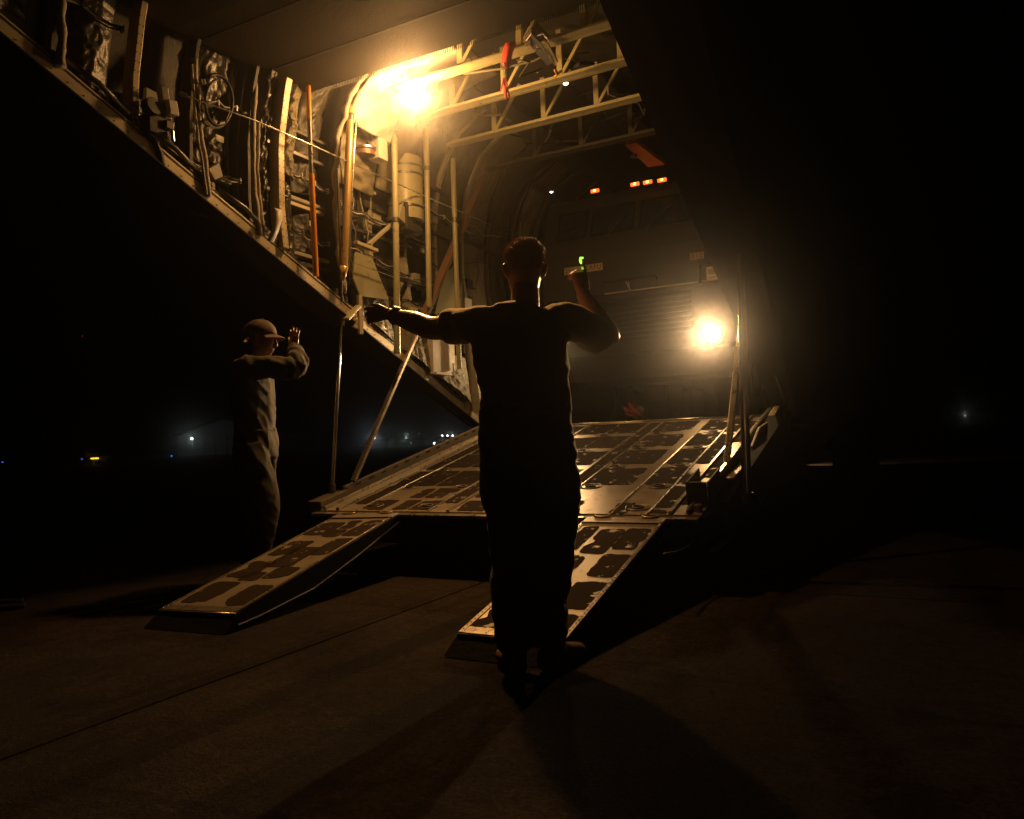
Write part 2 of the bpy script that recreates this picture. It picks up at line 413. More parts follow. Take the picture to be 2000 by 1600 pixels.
# ---- left sidewall: frames
def wl(y, z, inn=0.): return V(-(wall_x(z)-inn), y, z)
def frame(y, z0, z1, w, d, m, name='frame', inn=.0, holes=True, lean=0.):
    n = 12; vs = []; fs = []
    for i in range(n+1):
        z = z0+(z1-z0)*i/n; xx = -(wall_x(z)-inn); yy = y+lean*(z-z0)
        vs += [V(xx, yy-w/2, z), V(xx+d, yy-w/2, z), V(xx+d, yy+w/2, z), V(xx, yy+w/2, z)]
    for i in range(n):
        for k in range(4): fs.append((i*4+k, i*4+(k+1) % 4, i*4+4+(k+1) % 4, i*4+4+k))
    fs += [(3, 2, 1, 0), (n*4, n*4+1, n*4+2, n*4+3)]
    o = MB().add(vs, fs).build(name, m, AC, bevel=.004)
    if holes:
        hb = MB()
        for i in range(int((z1-z0)/.055)):
            z = z0+.03+.055*i; xx = -(wall_x(z)-inn)+d+.0005; yy = y+lean*(z-z0)
            for s_ in (-1, 1): hb.disc(V(xx, yy+s_*w*.3, z), V(1, 0, 0), .0042, .002, 6)
        tag(hb.build('rivet_row', M_['black'], o), kind='stuff')
    return o
frame(-2.0, sill(-2.0)+.05, 4.3, .05, .06, M_['quilt'], holes=False, inn=.18)
frame(-1.5, sill(-1.5)+.05, 4.35, .045, .10, M_['beige'], inn=.16)
frame(-.27, sill(-.27)+.06, 3.78, .062, .10, M_['beige'], inn=.18)
frame(-1.02, sill(-1.02)+.06, 4.2, .03, .10, M_['paint_dark'], inn=.08, holes=False)
frame(-.5, sill(-.5)+.06, 4.2, .03, .10, M_['paint_dark'], inn=.08, holes=False)
for y in (1.05, 1.6, 2.15, 2.7, 3.3, 3.9, 4.5, 5.1, 5.7, 6.4, 7.2, 8.):
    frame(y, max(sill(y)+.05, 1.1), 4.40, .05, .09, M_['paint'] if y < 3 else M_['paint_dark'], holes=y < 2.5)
# main frame ring at the ramp actuator, padded edge
def ring_path(y, z0, inn, n=40):
    pts = []; t0 = prof_t(z0)
    for i in range(n+1):
        x, z = prof_pt(t0+(len(PROF)-1.6-t0)*i/n)
        k = inn
        cx, cz = x, z-2.6; L = math.hypot(cx, cz)
        pts.append(V(-(x-k*cx/L), y, z-k*cz/L))
    return pts
rp_ = ring_path(.40, sill(.4)+.05, .24)
rp_ = [p+V(0, .012*math.sin(i*1.3)+.008*math.sin(i*3.1), 0) for i, p in enumerate(rp_)]
MB().path(rp_, [.024+.006*math.sin(i*2.1) for i in range(len(rp_))], 10).build('padded_frame_edge', M_['quilt_edge'], AC, smooth=True)
rg = MB(); a_ = ring_path(.43, sill(.43)+.05, .23); b_ = ring_path(.43, sill(.43)+.05, .0)
n = len(a_)
rg.add(a_+b_, [(i, i+1, n+i+1, n+i) for i in range(n-1)])
rg.build('frame_web', M_['vinyl'], AC, solid=.03)
# ---- insulation blankets between the frames
def blanket(y0, y1, z0, z1, inn, seed, m, amp=.035, name='insulation_blanket', sharp=1.):
    def fn(a, b):
        y = y0+(y1-y0)*a; z0_ = max(z0, sill(y)+.06); z = z0_+(max(z1, z0_+.05)-z0_)*b
        e = math.sin(math.pi*a)**.5 if 0 < a < 1 else 0
        q = V(y*4+seed, z*1.1, seed*1.7)
        ridge = 1-abs(noise.noise(q*1.3))*2
        w1 = V(y*9+z*4+seed, z*6-y*7, seed); w2 = V(y*17-z*9+seed, z*13+y*6, seed+4)
        f2 = max(0, 1-2.6*abs(noise.noise(w1)))**2 + .5*max(0, 1-2.6*abs(noise.noise(w2)))**2
        x = -(wall_x(z)-inn) + e*(.04+amp*.7*ridge+amp*.42*f2*sharp) - .0
        return V(x, y, z)
    return MB().grid(fn, 36, 110).build(name, m, AC, smooth=True, solid=.012)
blanket(-2.9, -2.04, 2.2, 4.3, .0, 1.1, M_['vinyl'])
blanket(-1.97, -1.53, 2.2, 4.3, .0, 2.3, M_['vinyl'])
blanket(-1.47, -1.06, 2.2, 3.3, .0, 3.7, M_['vinyl'])
blanket(-1.0, -.54, 2.2, 4.2, .0, 4.9, M_['vinyl'])
blanket(-.47, -.31, 2.2, 4.2, .12, 5.2, M_['vinyl'], .06)
blanket(-.23, -.02, 2.2, 3.05, .10, 6.6, M_['vinyl'], .05)
blanket(-.23, .02, 3.12, 3.55, .10, 7.1, M_['quilt'], .05)
blanket(-.21, .03, 3.58, 3.95, .08, 8.4, M_['quilt'], .05)
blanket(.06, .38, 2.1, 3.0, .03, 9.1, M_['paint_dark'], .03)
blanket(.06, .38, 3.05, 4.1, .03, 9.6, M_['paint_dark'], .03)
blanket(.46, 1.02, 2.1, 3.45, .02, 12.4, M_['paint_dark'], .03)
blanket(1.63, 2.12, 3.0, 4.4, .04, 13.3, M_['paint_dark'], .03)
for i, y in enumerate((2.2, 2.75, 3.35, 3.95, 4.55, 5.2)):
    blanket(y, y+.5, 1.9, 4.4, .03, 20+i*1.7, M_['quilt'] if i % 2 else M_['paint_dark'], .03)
# bulging quilt over the roof corner next to the floodlight
def corner_quilt(y0, y1, za, inn, seed, m='quilt', tb=7.9):
    t0 = prof_t(za)
    def fn(a, b):
        x, z = prof_pt(t0+(tb-t0)*b); cx, cz = x, z-2.6; L = math.hypot(cx, cz); y = y0+(y1-y0)*a
        tuft = .5+.5*math.cos(2*math.pi*a*2)*math.cos(2*math.pi*b*4)
        k = inn+.05*math.sin(math.pi*a)**.5*(.4+.6*tuft)+.018*noise.noise(V(y*8, b*9, seed))
        return V(-(x-k*cx/L), y, z-k*cz/L)
    MB().grid(fn, 24, 48).build('corner_quilt', M_[m], AC, smooth=True, solid=.012)
corner_quilt(.45, 1.03, 3.86, .25, 2., 'white'); corner_quilt(.45, 1.03, 3.3, .14, 3., 'quilt', prof_t(3.88)); corner_quilt(1.08, 1.58, 3.4, .12, 5.)  # first quilt is pale, the floodlight's bloom put into its colour
# padded roll edges of the blankets, catching the light
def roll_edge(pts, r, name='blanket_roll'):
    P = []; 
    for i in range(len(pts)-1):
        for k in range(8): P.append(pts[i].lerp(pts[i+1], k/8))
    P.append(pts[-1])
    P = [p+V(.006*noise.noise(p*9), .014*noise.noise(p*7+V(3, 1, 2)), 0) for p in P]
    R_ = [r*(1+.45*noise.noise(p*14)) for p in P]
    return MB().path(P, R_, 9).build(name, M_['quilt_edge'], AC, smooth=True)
roll_edge([at(378, 115, x=-1.56), at(384, 190, x=-1.54), at(392, 270, x=-1.52), at(408, 385, x=-1.52)], .022)
roll_edge([at(372, 125, x=-1.55), at(379, 200, x=-1.53), at(386, 270, x=-1.51), at(404, 380, x=-1.51)], .010)
roll_edge([at(501, 148, x=-1.56), at(494, 230, x=-1.54), at(495, 330, x=-1.53), at(505, 460, x=-1.53)], .020)
roll_edge([at(506, 240, x=-1.55), at(503, 330, x=-1.54), at(515, 460, x=-1.54)], .012)
roll_edge([at(117, -30, x=-1.5), at(119, 40, x=-1.5), at(120, 130, x=-1.5)], .026, 'wrapped_pipe')
# ---- stringers, shelves and brackets of the sidewall
def stringer(y0, y1, z, inn=.06, w=.05, m='paint', tilt=0., name='stringer'):
    return MB().bar(wl(y0, z, inn)+V(0, 0, 0), wl(y1, z+tilt, inn), .03, w, V(1, 0, 0)).build(name, M_[m], AC, bevel=.004)
for y0, y1, z, m in ((-.5, .4, 3.52, 'paint_dark'), (-.42, .38, 3.35, 'steel'), (-.45, .38, 2.98, 'paint'), (-.05, .38, 2.93, 'beige'),
                     (-.3, .4, 2.52, 'paint'), (-.1, .4, 2.44, 'steel'), (-1.05, -.62, 2.92, 'paint'), (-1.0, -.75, 2.62, 'steel'),
                     (.5, 1.1, 3.30, 'paint'), (.55, 1.6, 2.90, 'steel'), (1.1, 2.3, 3.60, 'paint_dark'), (1.1, 2.5, 3.15, 'paint_dark'),
                     (1.2, 2.6, 2.55, 'paint_dark'), (.9, 2.6, 2.20, 'paint'), (1.5, 2.8, 1.75, 'paint_dark'), (2.6, 8, 3.2, 'paint_dark'), (2.6, 8, 2.4, 'paint_dark')):
    stringer(y0, y1, z, m=m, inn=.10)
def pbox(name, m, x, px0, py0, px1, py1, d, par=AC, bev=.006, tilt=0.):
    """a box fixed to the sidewall, its inboard face on the plane x"""
    a = at((px0+px1)/2, (py0+py1)/2, x=x); w = abs(at(px1, (py0+py1)/2, x=x).y-at(px0, (py0+py1)/2, x=x).y); h_ = abs(at((px0+px1)/2, py1, x=x).z-at((px0+px1)/2, py0, x=x).z)
    M = Matrix.Rotation(tilt, 3, 'X')
    return MB().box(a-V(d/2, 0, 0), (d, w, h_), M).build(name, m, par, bevel=bev)
eq = pbox('mounting_plate', M_['paint'], -1.60, 284, 178, 318, 232, .03, tilt=-.1)
pbox('relay_box', M_['white'], -1.46, 331, 196, 349, 224, .12, tilt=.12)
pbox('bracket', M_['steel'], -1.50, 318, 170, 333, 232, .05, tilt=.1)
pbox('bracket', M_['black'], -1.48, 292, 226, 330, 262, .12)
pbox('bracket', M_['steel'], -1.46, 325, 236, 341, 252, .08)
MB().tube(at(288, 212, x=-1.5), at(302, 206, x=-1.44), .055, n=16).build('motor', M_['black'], AC, smooth=False)
MB().tube(at(305, 215, x=-1.5), at(312, 212, x=-1.44), .04, n=16).build('motor', M_['steel'], AC)
MB().tube(at(336, 256, x=-1.46), at(338, 276, x=-1.46), .012).build('pin', M_['bright'], AC)
MB().path([at(285, 262, x=-1.5), at(300, 270, x=-1.52), at(312, 300, x=-1.52), at(318, 330, x=-1.54)], .02, 8).build('hose', M_['black'], AC, smooth=True)
for q, (c0, c1) in enumerate((((300, 275), (345, 300)), ((332, 320), (352, 340)))):
    pass
MB().prism([at(322, 272, x=-1.55), at(338, 290, x=-1.55), at(378, 345, x=-1.55), at(352, 340, x=-1.55), at(325, 312, x=-1.55)], V(-.03, 0, 0)).build('gusset', M_['paint'], AC, bevel=.004)
# hoop of hose and fittings
hp = [at(420+34*math.cos(a), 198+52*math.sin(a), x=-1.52) for a in [2*math.pi*k/28*.82-2.0 for k in range(29)]]
MB().path(hp, .012, 8).build('hose', M_['black'], AC, smooth=True)
hp2 = [at(425+24*math.cos(a), 200+44*math.sin(a), x=-1.50) for a in [2*math.pi*k/28*.7+.3 for k in range(29)]]
MB().path(hp2, .009, 8).build('hose', M_['black'], AC, smooth=True)
for px, py, ang in ((403, 240, .6), (412, 248, .5), (432, 240, -.2), (398, 160, 1.3)):
    MB().tube(at(px-5*math.cos(ang), py-5*math.sin(ang), x=-1.5), at(px+5*math.cos(ang), py+5*math.sin(ang), x=-1.5), .014, n=10).build('hose_fitting', M_['bright'], AC)
MB().prism([at(407, 330, x=-1.55), at(428, 318, x=-1.55), at(436, 345, x=-1.55), at(420, 352, x=-1.55)], V(-.06, 0, 0)).build('gusset', M_['paint'], AC, bevel=.004)
# tension cable along the wall
cb = [at(350, 182, x=-1.44), at(365, 188, x=-1.43), at(500, 236, x=-1.42), at(610, 284, x=-1.42), at(740, 343, x=-1.42), at(850, 392, x=-1.42), at(960, 440, x=-1.44), at(1030, 470, x=-1.46)]
MB().path(cb, .006, 8).build('tension_cable', M_['bright'], AC, smooth=True)
MB().tube(cb[0], cb[1], .016, n=10).build('turnbuckle', M_['steel'], AC)
# orange static-line pole with dark sleeve
def seg_pole(name, pts, rads, mats, x):
    par = None
    for i in range(len(pts)-1):
        o = MB().tube(at(*pts[i], x=x), at(*pts[i+1], x=x), rads[i], n=18).build(name if i == 0 else 'sleeve', M_[mats[i]], AC if par is None else par, smooth=True)
        par = par or o
        m = o.modifiers.new('e', 'EDGE_SPLIT'); m.split_angle = .9
    return par
seg_pole('orange_pole', [(601, 148), (604, 235), (608, 340), (617, 540)], [.020, .017, .023], ['orange', 'steel', 'orange'], -1.44)
MB().sphere(at(609, 300, x=-1.41), .010, 10, 6).build('pole_knob', M_['bright'], AC, smooth=True)
# bronze actuator tube with cap and a thin rod beside it
gp = seg_pole('actuator_tube', [(686, 207), (685, 224), (684, 236), (672, 520)], [.036, .030, .031], ['gold', 'steel', 'gold'], -1.42)
seg_pole('actuator_rod', [(697, 222), (691, 300), (681, 520)], [.008, .009], ['bright', 'bright'], -1.40)
MB().path([at(688, 222, x=-1.42), at(697, 225, x=-1.40), at(697, 245, x=-1.40)], .009, 8).build('actuator_rod', M_['steel'], AC, smooth=True)
MB().tube(at(672, 520, x=-1.42), at(669, 548, x=-1.44), .037, .02, n=16).build('actuator_foot', M_['gold'], AC, smooth=True)
# dark thin rods beside the padded ring
seg_pole('thin_rod', [(659, 330), (668, 590)], [.010], ['steel'], -1.45)
seg_pole('thin_rod', [(664, 305), (680, 520)], [.006], ['steel'], -1.47)
# litter stanchions
for pts, r in (([(768, 205), (770, 262), (773, 430), (776, 690)], .030), ([(830, 250), (834, 330), (838, 600)], .028), ([(884, 310), (888, 430), (897, 720)], .027)):
    st = seg_pole('stanchion', pts, [r, r*.94, r*.98], ['pole']*3, -1.40)
    for (px, py) in pts[1:-1]:
        MB().tube(at(px, py-4, x=-1.40), at(px, py+4, x=-1.40), r*1.22, n=16).build('collar', M_['steel'], st)
# disc table, junction box, canister, trapezoid panel, lit locker
dc = at(712, 296, x=-1.55)
MB().disc(dc, (0, 0, 1), .115, .022, 32).build('round_bracket', M_['bright'], AC, bevel=.003)
MB().disc(dc-V(0, 0, .045), (0, 0, 1), .10, .042, 32).build('round_bracket', M_['wood'], AC)
MB().tube(dc-V(.15, 0, .3), dc-V(.08, 0, .04), .03).build('bracket_arm', M_['paint'], AC)
pb = pbox('junction_box', M_['white'], -1.42, 740, 258, 757, 311, .12)
cn = at(790, 325, x=-1.62)
cns = MB().path([cn+V(0, 0, .10), cn+V(0, 0, .07), cn-V(0, 0, .0), cn-V(0, 0, .55)], [.10, .165, .175, .175], 28).build('canister', M_['pole'], AC, smooth=True)
cns.modifiers.new('e', 'EDGE_SPLIT').split_angle = .6
for dz in (-.02, -.10, -.42):
    MB().tube(cn+V(0, 0, dz), cn+V(0, 0, dz-.02), .181, n=28).build('canister_band', M_['steel'], cns)
pbox('equipment_box', M_['paint_dark'], -1.5, 795, 400, 824, 452, .22)
pbox('equipment_box', M_['paint'], -1.52, 782, 415, 822, 446, .15, tilt=-.3)
MB().prism([at(694, 492, x=-1.50), at(725, 498, x=-1.50), at(760, 586, x=-1.50), at(704, 578, x=-1.50), at(690, 545, x=-1.50)], V(-.02, 0, 0)).build('fabric_panel', M_['pole'], AC, bevel=.004)
seg_pole('thin_rod', [(690, 512), (778, 545)], [.004], ['bright'], -1.46)
MB().bar(at(720, 478, x=-1.5), at(768, 435, x=-1.5), .02, .05, V(1, 0, 0)).build('bracket_arm', M_['paint'], AC)
MB().bar(at(694, 474, x=-1.49), at(735, 490, x=-1.49), .03, .05, V(1, 0, 0)).build('bracket_arm', M_['beige'], AC, bevel=.003)
lk = pbox('white_locker', M_['white'], -1.46, 846, 655, 889, 733, .16)
for px, py in ((851, 728), (885, 728)): MB().disc(at(px, py, x=-1.459), (1, 0, 0), .008, .006, 10).build('locker_bolt', M_['black'], lk)
pbox('equipment_box', M_['pole'], -1.52, 908, 760, 930, 800, .1)
pbox('placard', M_['white'], -1.50, 908, 583, 922, 604, .01)
frame(2.48, 1.25, 3.3, .05, .10, M_['paint'], inn=.12)
MB().prism([at(865, 540, x=-1.56), at(885, 520, x=-1.56), at(890, 612, x=-1.56), at(850, 612, x=-1.56)], V(-.02, 0, 0)).build('fabric_panel', M_['pole'], AC)
# slotted upright and link on the sill
su = MB().box(at(703, 615, x=-1.5), (.03, .05, .34)); su.build('slotted_upright', M_['beige'], AC, bevel=.004)
lkb = MB().bar(at(676, 625, x=-1.47), at(700, 598, x=-1.47), .03, .055, V(1, 0, 0)).build('folding_link', M_['truss'], AC, bevel=.008)
MB().prism([at(690, 638, x=-1.50), at(704, 612, x=-1.50), at(708, 648, x=-1.50)], V(-.025, 0, 0)).build('gusset', M_['beige'], AC, bevel=.004)
wp = MB().path([at(548, 408, x=-1.43), at(546, 424, x=-1.42), at(540, 442, x=-1.42), at(530, 468, x=-1.44)], .012, 6)
MB().add(*(lambda P: ([p+V(0, dy, 0) for p in P for dy in (-.03, .03)], [(2*i, 2*i+1, 2*i+3, 2*i+2) for i in range(len(P)-1)]))([at(541, 408, x=-1.44), at(545, 414, x=-1.41), at(544, 430, x=-1.40), at(538, 450, x=-1.41), at(528, 472, x=-1.46)])).build('loose_strap', M_['white'], AC, smooth=True, solid=.006)
# crumpled foil-like lagging caught by the headlights just above the sill
for y0, y1, sd in ((.62, 1.15, 31.), (1.2, 1.7, 33.), (1.75, 2.4, 35.)):
    blanket(y0, y1, 1.2, sill(y0)+.28, .14, sd, M_['quilt'], .03, 'lagging')
# conduits and wiring bundles over the wall
rr = random.Random(3)
for k in range(26):
    y0 = rr.uniform(.5, 3.2); z0 = rr.uniform(max(sill(y0)+.2, 1.6), 3.6)
    pts = [wl(y0, z0, .10)]; horiz = rr.random() < .55
    for q in range(5):
        if horiz: y0 += rr.uniform(.12, .3); z0 += rr.uniform(-.06, .05)
        else: z0 -= rr.uniform(.08, .2); y0 += rr.uniform(-.04, .06)
        if z0 < sill(y0)+.1: break
        pts.append(wl(y0, z0, .10+rr.uniform(-.01, .04)))
    if len(pts) > 1: MB().path(pts, rr.choice([.005, .007, .011]), 7).build('conduit', rr.choice([M_['black'], M_['steel'], M_['paint'], M_['paint_dark']]), AC, smooth=True)
for k in range(22):
    y0 = rr.uniform(.55, 3.0); z0 = rr.uniform(max(sill(y0)+.15, 1.5), 3.4)
    s_ = (rr.uniform(.05, .12), rr.uniform(.06, .22), rr.uniform(.05, .22))
    MB().box(wl(y0, z0, .06), s_).build('wall_fitting', rr.choice([M_['paint'], M_['paint_dark'], M_['steel'], M_['pole']]), AC, bevel=.005)
# clamped wire bundles and small placards along the sidewall
def wire_bundle(y0, y1, z0, z1, inn, k):
    pts = []
    for i in range(13):
        t = i/12; y = y0+(y1-y0)*t; z = z0+(z1-z0)*t-.025*abs(math.sin(t*math.pi*4))
        pts.append(wl(y, z, inn))
    bo = None
    for q in range(3):
        o = MB().path([p+V(.006*q, .0, .011*(q-1)+.004*math.sin(i*1.7+q*2)) for i, p in enumerate(pts)], .0055, 6).build('wire_bundle' if bo is None else 'wire', M_[('black', 'white', 'steel')[(q+k) % 3]], bo or AC, smooth=True)
        bo = bo or o
    for i in range(0, 13, 3): MB().box(pts[i]+V(.004, 0, .0), (.03, .014, .045)).build('clamp', M_['bright'], bo, bevel=.003)
for k, a in enumerate(((-2.6, -1.55, 3.72, 3.62, .14), (-1.48, -.55, 3.05, 2.95, .13), (-.95, -.30, 3.42, 3.50, .15), (-.25, .38, 3.20, 3.12, .16), (-.24, .36, 2.72, 2.66, .16), (.5, 1.55, 2.72, 2.60, .14), (.55, 1.9, 3.06, 3.0, .15), (1.1, 2.6, 2.35, 2.25, .15), (1.6, 2.9, 3.4, 3.3, .12))):
    wire_bundle(*a, k)
for (y, z) in ((-1.2, 3.0), (-.75, 3.2), (.2, 2.8), (.8, 2.75), (1.3, 2.5), (1.8, 2.9), (2.3, 2.2)):
    MB().box(wl(y, z, .155), (.004, .07, .045)).build('placard', M_['white'], AC)
# ---- long ramp support arms (both sides) and chrome ramp actuators
aL0, aL1 = at(690, 940, x=-1.50), at(945, 345, x=-1.50)
armL = MB().bar(aL0, aL0.lerp(aL1, .50), .03, .045, V(1, 0, 0)).build('support_arm', M_['rail'], AC, bevel=.004)
MB().bar(aL0.lerp(aL1, .42), aL1, .05, .085, V(1, 0, 0)).build('arm_sleeve', M_['wood'], armL, bevel=.006)
for k in range(7): MB().tube(aL0.lerp(aL1, .44+.018*k)+V(.02, 0, 0), aL0.lerp(aL1, .44+.018*k)+V(.03, 0, 0), .008, n=8).build('arm_pin', M_['steel'], armL)
aR0, aR1 = at(1411, 985, x=1.48), at(1447, 640, x=1.50)
MB().bar(aR0, aR1, .03, .045, V(1, 0, 0)).build('support_arm', M_['rail'], AC, bevel=.004)
def actuator(lo, hi, r):
    o = MB().tube(lo, hi, r, n=24).build('ramp_actuator', M_['chrome'], AC, smooth=True)
    o.modifiers.new('e', 'EDGE_SPLIT').split_angle = .8
    MB().tube(lo-V(0, 0, .05), lo+V(0, 0, .02), r*1.6, n=20).build('actuator_end', M_['steel'], o)
    MB().tube(hi-V(0, 0, .02), hi+V(0, 0, .08), r*1.7, n=20).build('actuator_end', M_['steel'], o)
    return o
actuator(at(648, 950, x=-1.56), at(665, 632, x=-1.56), .021)
rb = at(1461, 968, x=1.72); rt = at(1447, 500, x=1.72)
actuator(rb, rt, .024)
MB().tube(at(1452, 968, x=1.74), at(1441, 480, x=1.74), .010, n=12).build('actuator_rod', M_['chrome'], AC, smooth=True)
# ---- loading ramp
def R(x, s, h_=0.): return V(x, s*math.cos(TH)-h_*math.sin(TH), RH+s*math.sin(TH)+h_*math.cos(TH))
RM = Matrix.Translation((0, 0, RH)) @ Matrix.Rotation(TH, 4, 'X')
HW = 1.53
hull = MB(); secs = []
for i in range(9):
    s = RL*i/8; d = .10+.30*math.sin(math.pi*min(1, .12+.95*i/8))**.8
    secs.append([(-HW-.02, s, -.004), (HW+.02, s, -.004), (HW+.06, s, -.10), (HW-.05, s, -d*.8-.03), (.7, s, -d), (-.7, s, -d), (-HW+.05, s, -d*.8-.03), (-HW-.06, s, -.10)])
n = 8; vs = [V(*p) for s_ in secs for p in s_]
fs = [(i*n+k, i*n+(k+1) % n, (i+1)*n+(k+1) % n, (i+1)*n+k) for i in range(8) for k in range(n)] + [tuple(range(n)), tuple(64+k for k in range(n))]
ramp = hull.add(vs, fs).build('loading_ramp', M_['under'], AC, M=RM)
WM[ramp.name] = RM
ramp['label'] = 'lowered loading ramp with worn metal deck and dark grip patches'
def rpart(mb, name, m, **k): return mb.build(name, m, ramp, M=RM, **k)
# deck planks
edges = [-1.53, -1.43, -1.30, -1.11, -.46, -.29, .36, .49, .95, 1.19, 1.33, 1.53]
for i in range(len(edges)-1):
    a, b_ = edges[i]+.003, edges[i+1]-.003
    rpart(MB().box(((a+b_)/2, RL/2, .006+.0015*(i % 2)), (b_-a, RL-.01, .014)), 'deck_plank', M_['deck'], bevel=.002)
# raised rails along the joints
for x, w, h_ in ((-1.43, .022, .03), (-1.30, .03, .022), (-1.11, .012, .010), (-.46, .016, .010), (-.29, .03, .012), (.36, .03, .012), (.49, .018, .010), (.95, .012, .008), (1.19, .014, .010), (1.33, .022, .02), (1.44, .018, .028)):
    rpart(MB().box((x, RL/2, .014+h_/2), (w, RL-.02, h_)), 'deck_rail', M_['rail'], bevel=.003)
M_['side'] = mat('side_rail_paint', (.20, .16, .11), .5, .3, .3, 9, .1, 60, (.07, .055, .04), .03)
# side rails with slots
for sg in (-1, 1):
    sr = rpart(MB().box((sg*1.505, RL/2+.15, .060), (.03, RL-.4, .095)), 'side_rail', M_['rail'] if sg > 0 else M_['side'], bevel=.005)
    WM[sr.name] = RM
    sl_ = MB()
    for k in range(14): MB().box((sg*1.488, .35+.18*k, .082), (.006, .06, .018)).build('slot', M_['black'], sr, M=RM)
# tie-down rings in oval dishes
dish = None
for x in (-1.04, -.53, .05, .57, 1.09):
    for s in (.13, .62, 1.17, 1.75, 2.33):
        if dish is None:
            d = MB(); d.path([V(math.cos(a)*.085, math.sin(a)*.055, .0) for a in [2*math.pi*k/24 for k in range(25)]], .0032, 6)
            d.add([V(math.cos(2*math.pi*k/24)*.085, math.sin(2*math.pi*k/24)*.055, -.001) for k in range(24)], [tuple(range(24))])
            o = d.build('tie_down_dish', M_['rail'], ramp, smooth=True); dish = o.data
            o2 = MB().path([V(math.cos(a)*.036, math.sin(a)*.026, .004) for a in [2*math.pi*k/16 for k in range(17)]], .006, 7).build('tie_down_ring', M_['steel'], ramp, smooth=True); ringm = o2.data
        else:
            o = bpy.data.objects.new('tie_down_dish', dish); C.objects.link(o); setpar(o, ramp)
            o2 = bpy.data.objects.new('tie_down_ring', ringm); C.objects.link(o2); setpar(o2, ramp)
        Mx = RM @ Matrix.Translation((x, s, .0175)); o.matrix_world = Mx; o2.matrix_world = Mx
# grip patches: ragged coating pieces
def patch(poly_fn, seed, m, par, Mw, z, rag=.010, name='grip_patch', rmax=.018):
    x0, x1, s0, s1 = poly_fn; x0 -= .012; x1 += .012; s0 -= .012; s1 += .012; rc = min(rmax, (x1-x0)*.25, (s1-s0)*.25); pts = []
    def side(a, b): 
        L = (Vector(b)-Vector(a)).length; k = max(2, int(L/.016))
        return [Vector(a).lerp(Vector(b), i/k) for i in range(k)]
    loop = [(x0+rc, s0), (x1-rc, s0), (x1-rc*.3, s0+rc*.3), (x1, s0+rc), (x1, s1-rc), (x1-rc*.3, s1-rc*.3), (x1-rc, s1), (x0+rc, s1), (x0+rc*.3, s1-rc*.3), (x0, s1-rc), (x0, s0+rc), (x0+rc*.3, s0+rc*.3)]
    for i in range(12): pts += side(loop[i], loop[(i+1) % 12])
    c = Vector(((x0+x1)/2, (s0+s1)/2)); out = []
    for p in pts:
        q = V(p.x*22+seed*5.1, p.y*22, seed*3.3); big = noise.noise(V(p.x*6+seed*9, p.y*6, seed))
        amt = rag*(noise.noise(q)+.5*noise.noise(q*2.6)) - max(0, big-.26)*rag*9*random.uniform(.9, 1.)
        dv = (p-c); L = dv.length or 1; dv = dv/L
        out.append(p+dv*max(amt, -L*.6))
    vs = [V(p.x, p.y, 0) for p in out] + [V(p.x, p.y, .0022) for p in out]; n = len(out)
    fs = [tuple(range(n, 2*n))] + [(i, (i+1) % n, n+(i+1) % n, n+i) for i in range(n)]
    return MB().add(vs, fs).build(name, m, par, M=Mw @ Matrix.Translation((0, 0, z)))
rows = [(.67, 1.10), (1.25, 1.68), (1.83, 2.26), (2.42, 2.84)]
P_ = []
for (a, b_) in ((-.80, -.49), (-.25, .02), (.05, .33), (.51, .85), (.97, 1.16)):
    for (s0, s1) in rows: P_.append((a, b_, s0, s1))
for (a, b_) in ((-1.09, -.84),):
    for (s0, s1) in rows: P_.append((a, b_, s0, s1))
P_ += [(-1.25, -1.14, .18, 1.1), (-1.25, -1.14, 1.2, 2.8), (-1.09, -.90, .04, .26), (-.80, -.69, .05, .26), (-.65, -.48, .05, .25), (-.84, -.74, .34, .44), (-.70, -.56, .34, .44), (-.83, -.75, .48, .57), (-.70, -.52, .48, .58),
       (-.43, -.31, .22, 1.5), (-.43, -.31, 1.6, 2.8), (-.24, -.02, .03, .25), (-.25, -.05, .35, .58), (.06, .30, .05, .30), (.52, .66, .10, .26), (.94, 1.03, .02, .22), (.38, .47, .66, 1.20), (.38, .47, 1.26, 2.82), (1.20, 1.31, .15, .95), (1.21, 1.31, 1.22, 2.2), (1.21, 1.31, 2.3, 2.85), (1.21, 1.30, .03, .08), (1.345, 1.42, .22, .62), (1.345, 1.42, .85, 1.5), (1.345, 1.42, 1.9, 2.7)]
for i, p in enumerate(P_): patch(p, i+1, M_['grip'], ramp, RM, .0152, .011)
# hinge line at the floor, rear lip and knuckles
rpart(MB().tube((-1.5, RL-.01, .012), (1.5, RL-.01, .012), .02, n=12), 'hinge_tube', M_['rail'], smooth=True)
rpart(MB().box((0, -.028, -.004), (3.04, .05, .022)), 'rear_lip', M_['rail'], bevel=.004)
for x in (-1.2, -.95, -.7, -.35, -.05, .25, .55, .8, 1.0, 1.2, 1.4):
    rpart(MB().box((x, -.05, -.006), (.045, .03, .03)), 'knuckle', M_['black'], bevel=.003)
# corner pads and right hand trough
rpart(MB().prism([V(-1.60, .02, -.02), V(-1.47, .02, -.02), V(-1.47, .36, -.02), V(-1.60, .30, -.02)], V(0, 0, .10)), 'corner_block', M_['side'], bevel=.006)
tr = MB(); 
for x in (1.40, 1.535): tr.box((x, .36, .09), (.012, .34, .15))
tr.box((1.467, .195, .09), (.12, .012, .15)); tr.box((1.467, .36, .02), (.12, .33, .01))
rpart(tr, 'corner_trough', M_['black'], bevel=.003)
rpart(MB().disc((1.49, .08, .015), (0, 0, 1), .025, .04, 14), 'corner_bolt', M_['rail'])
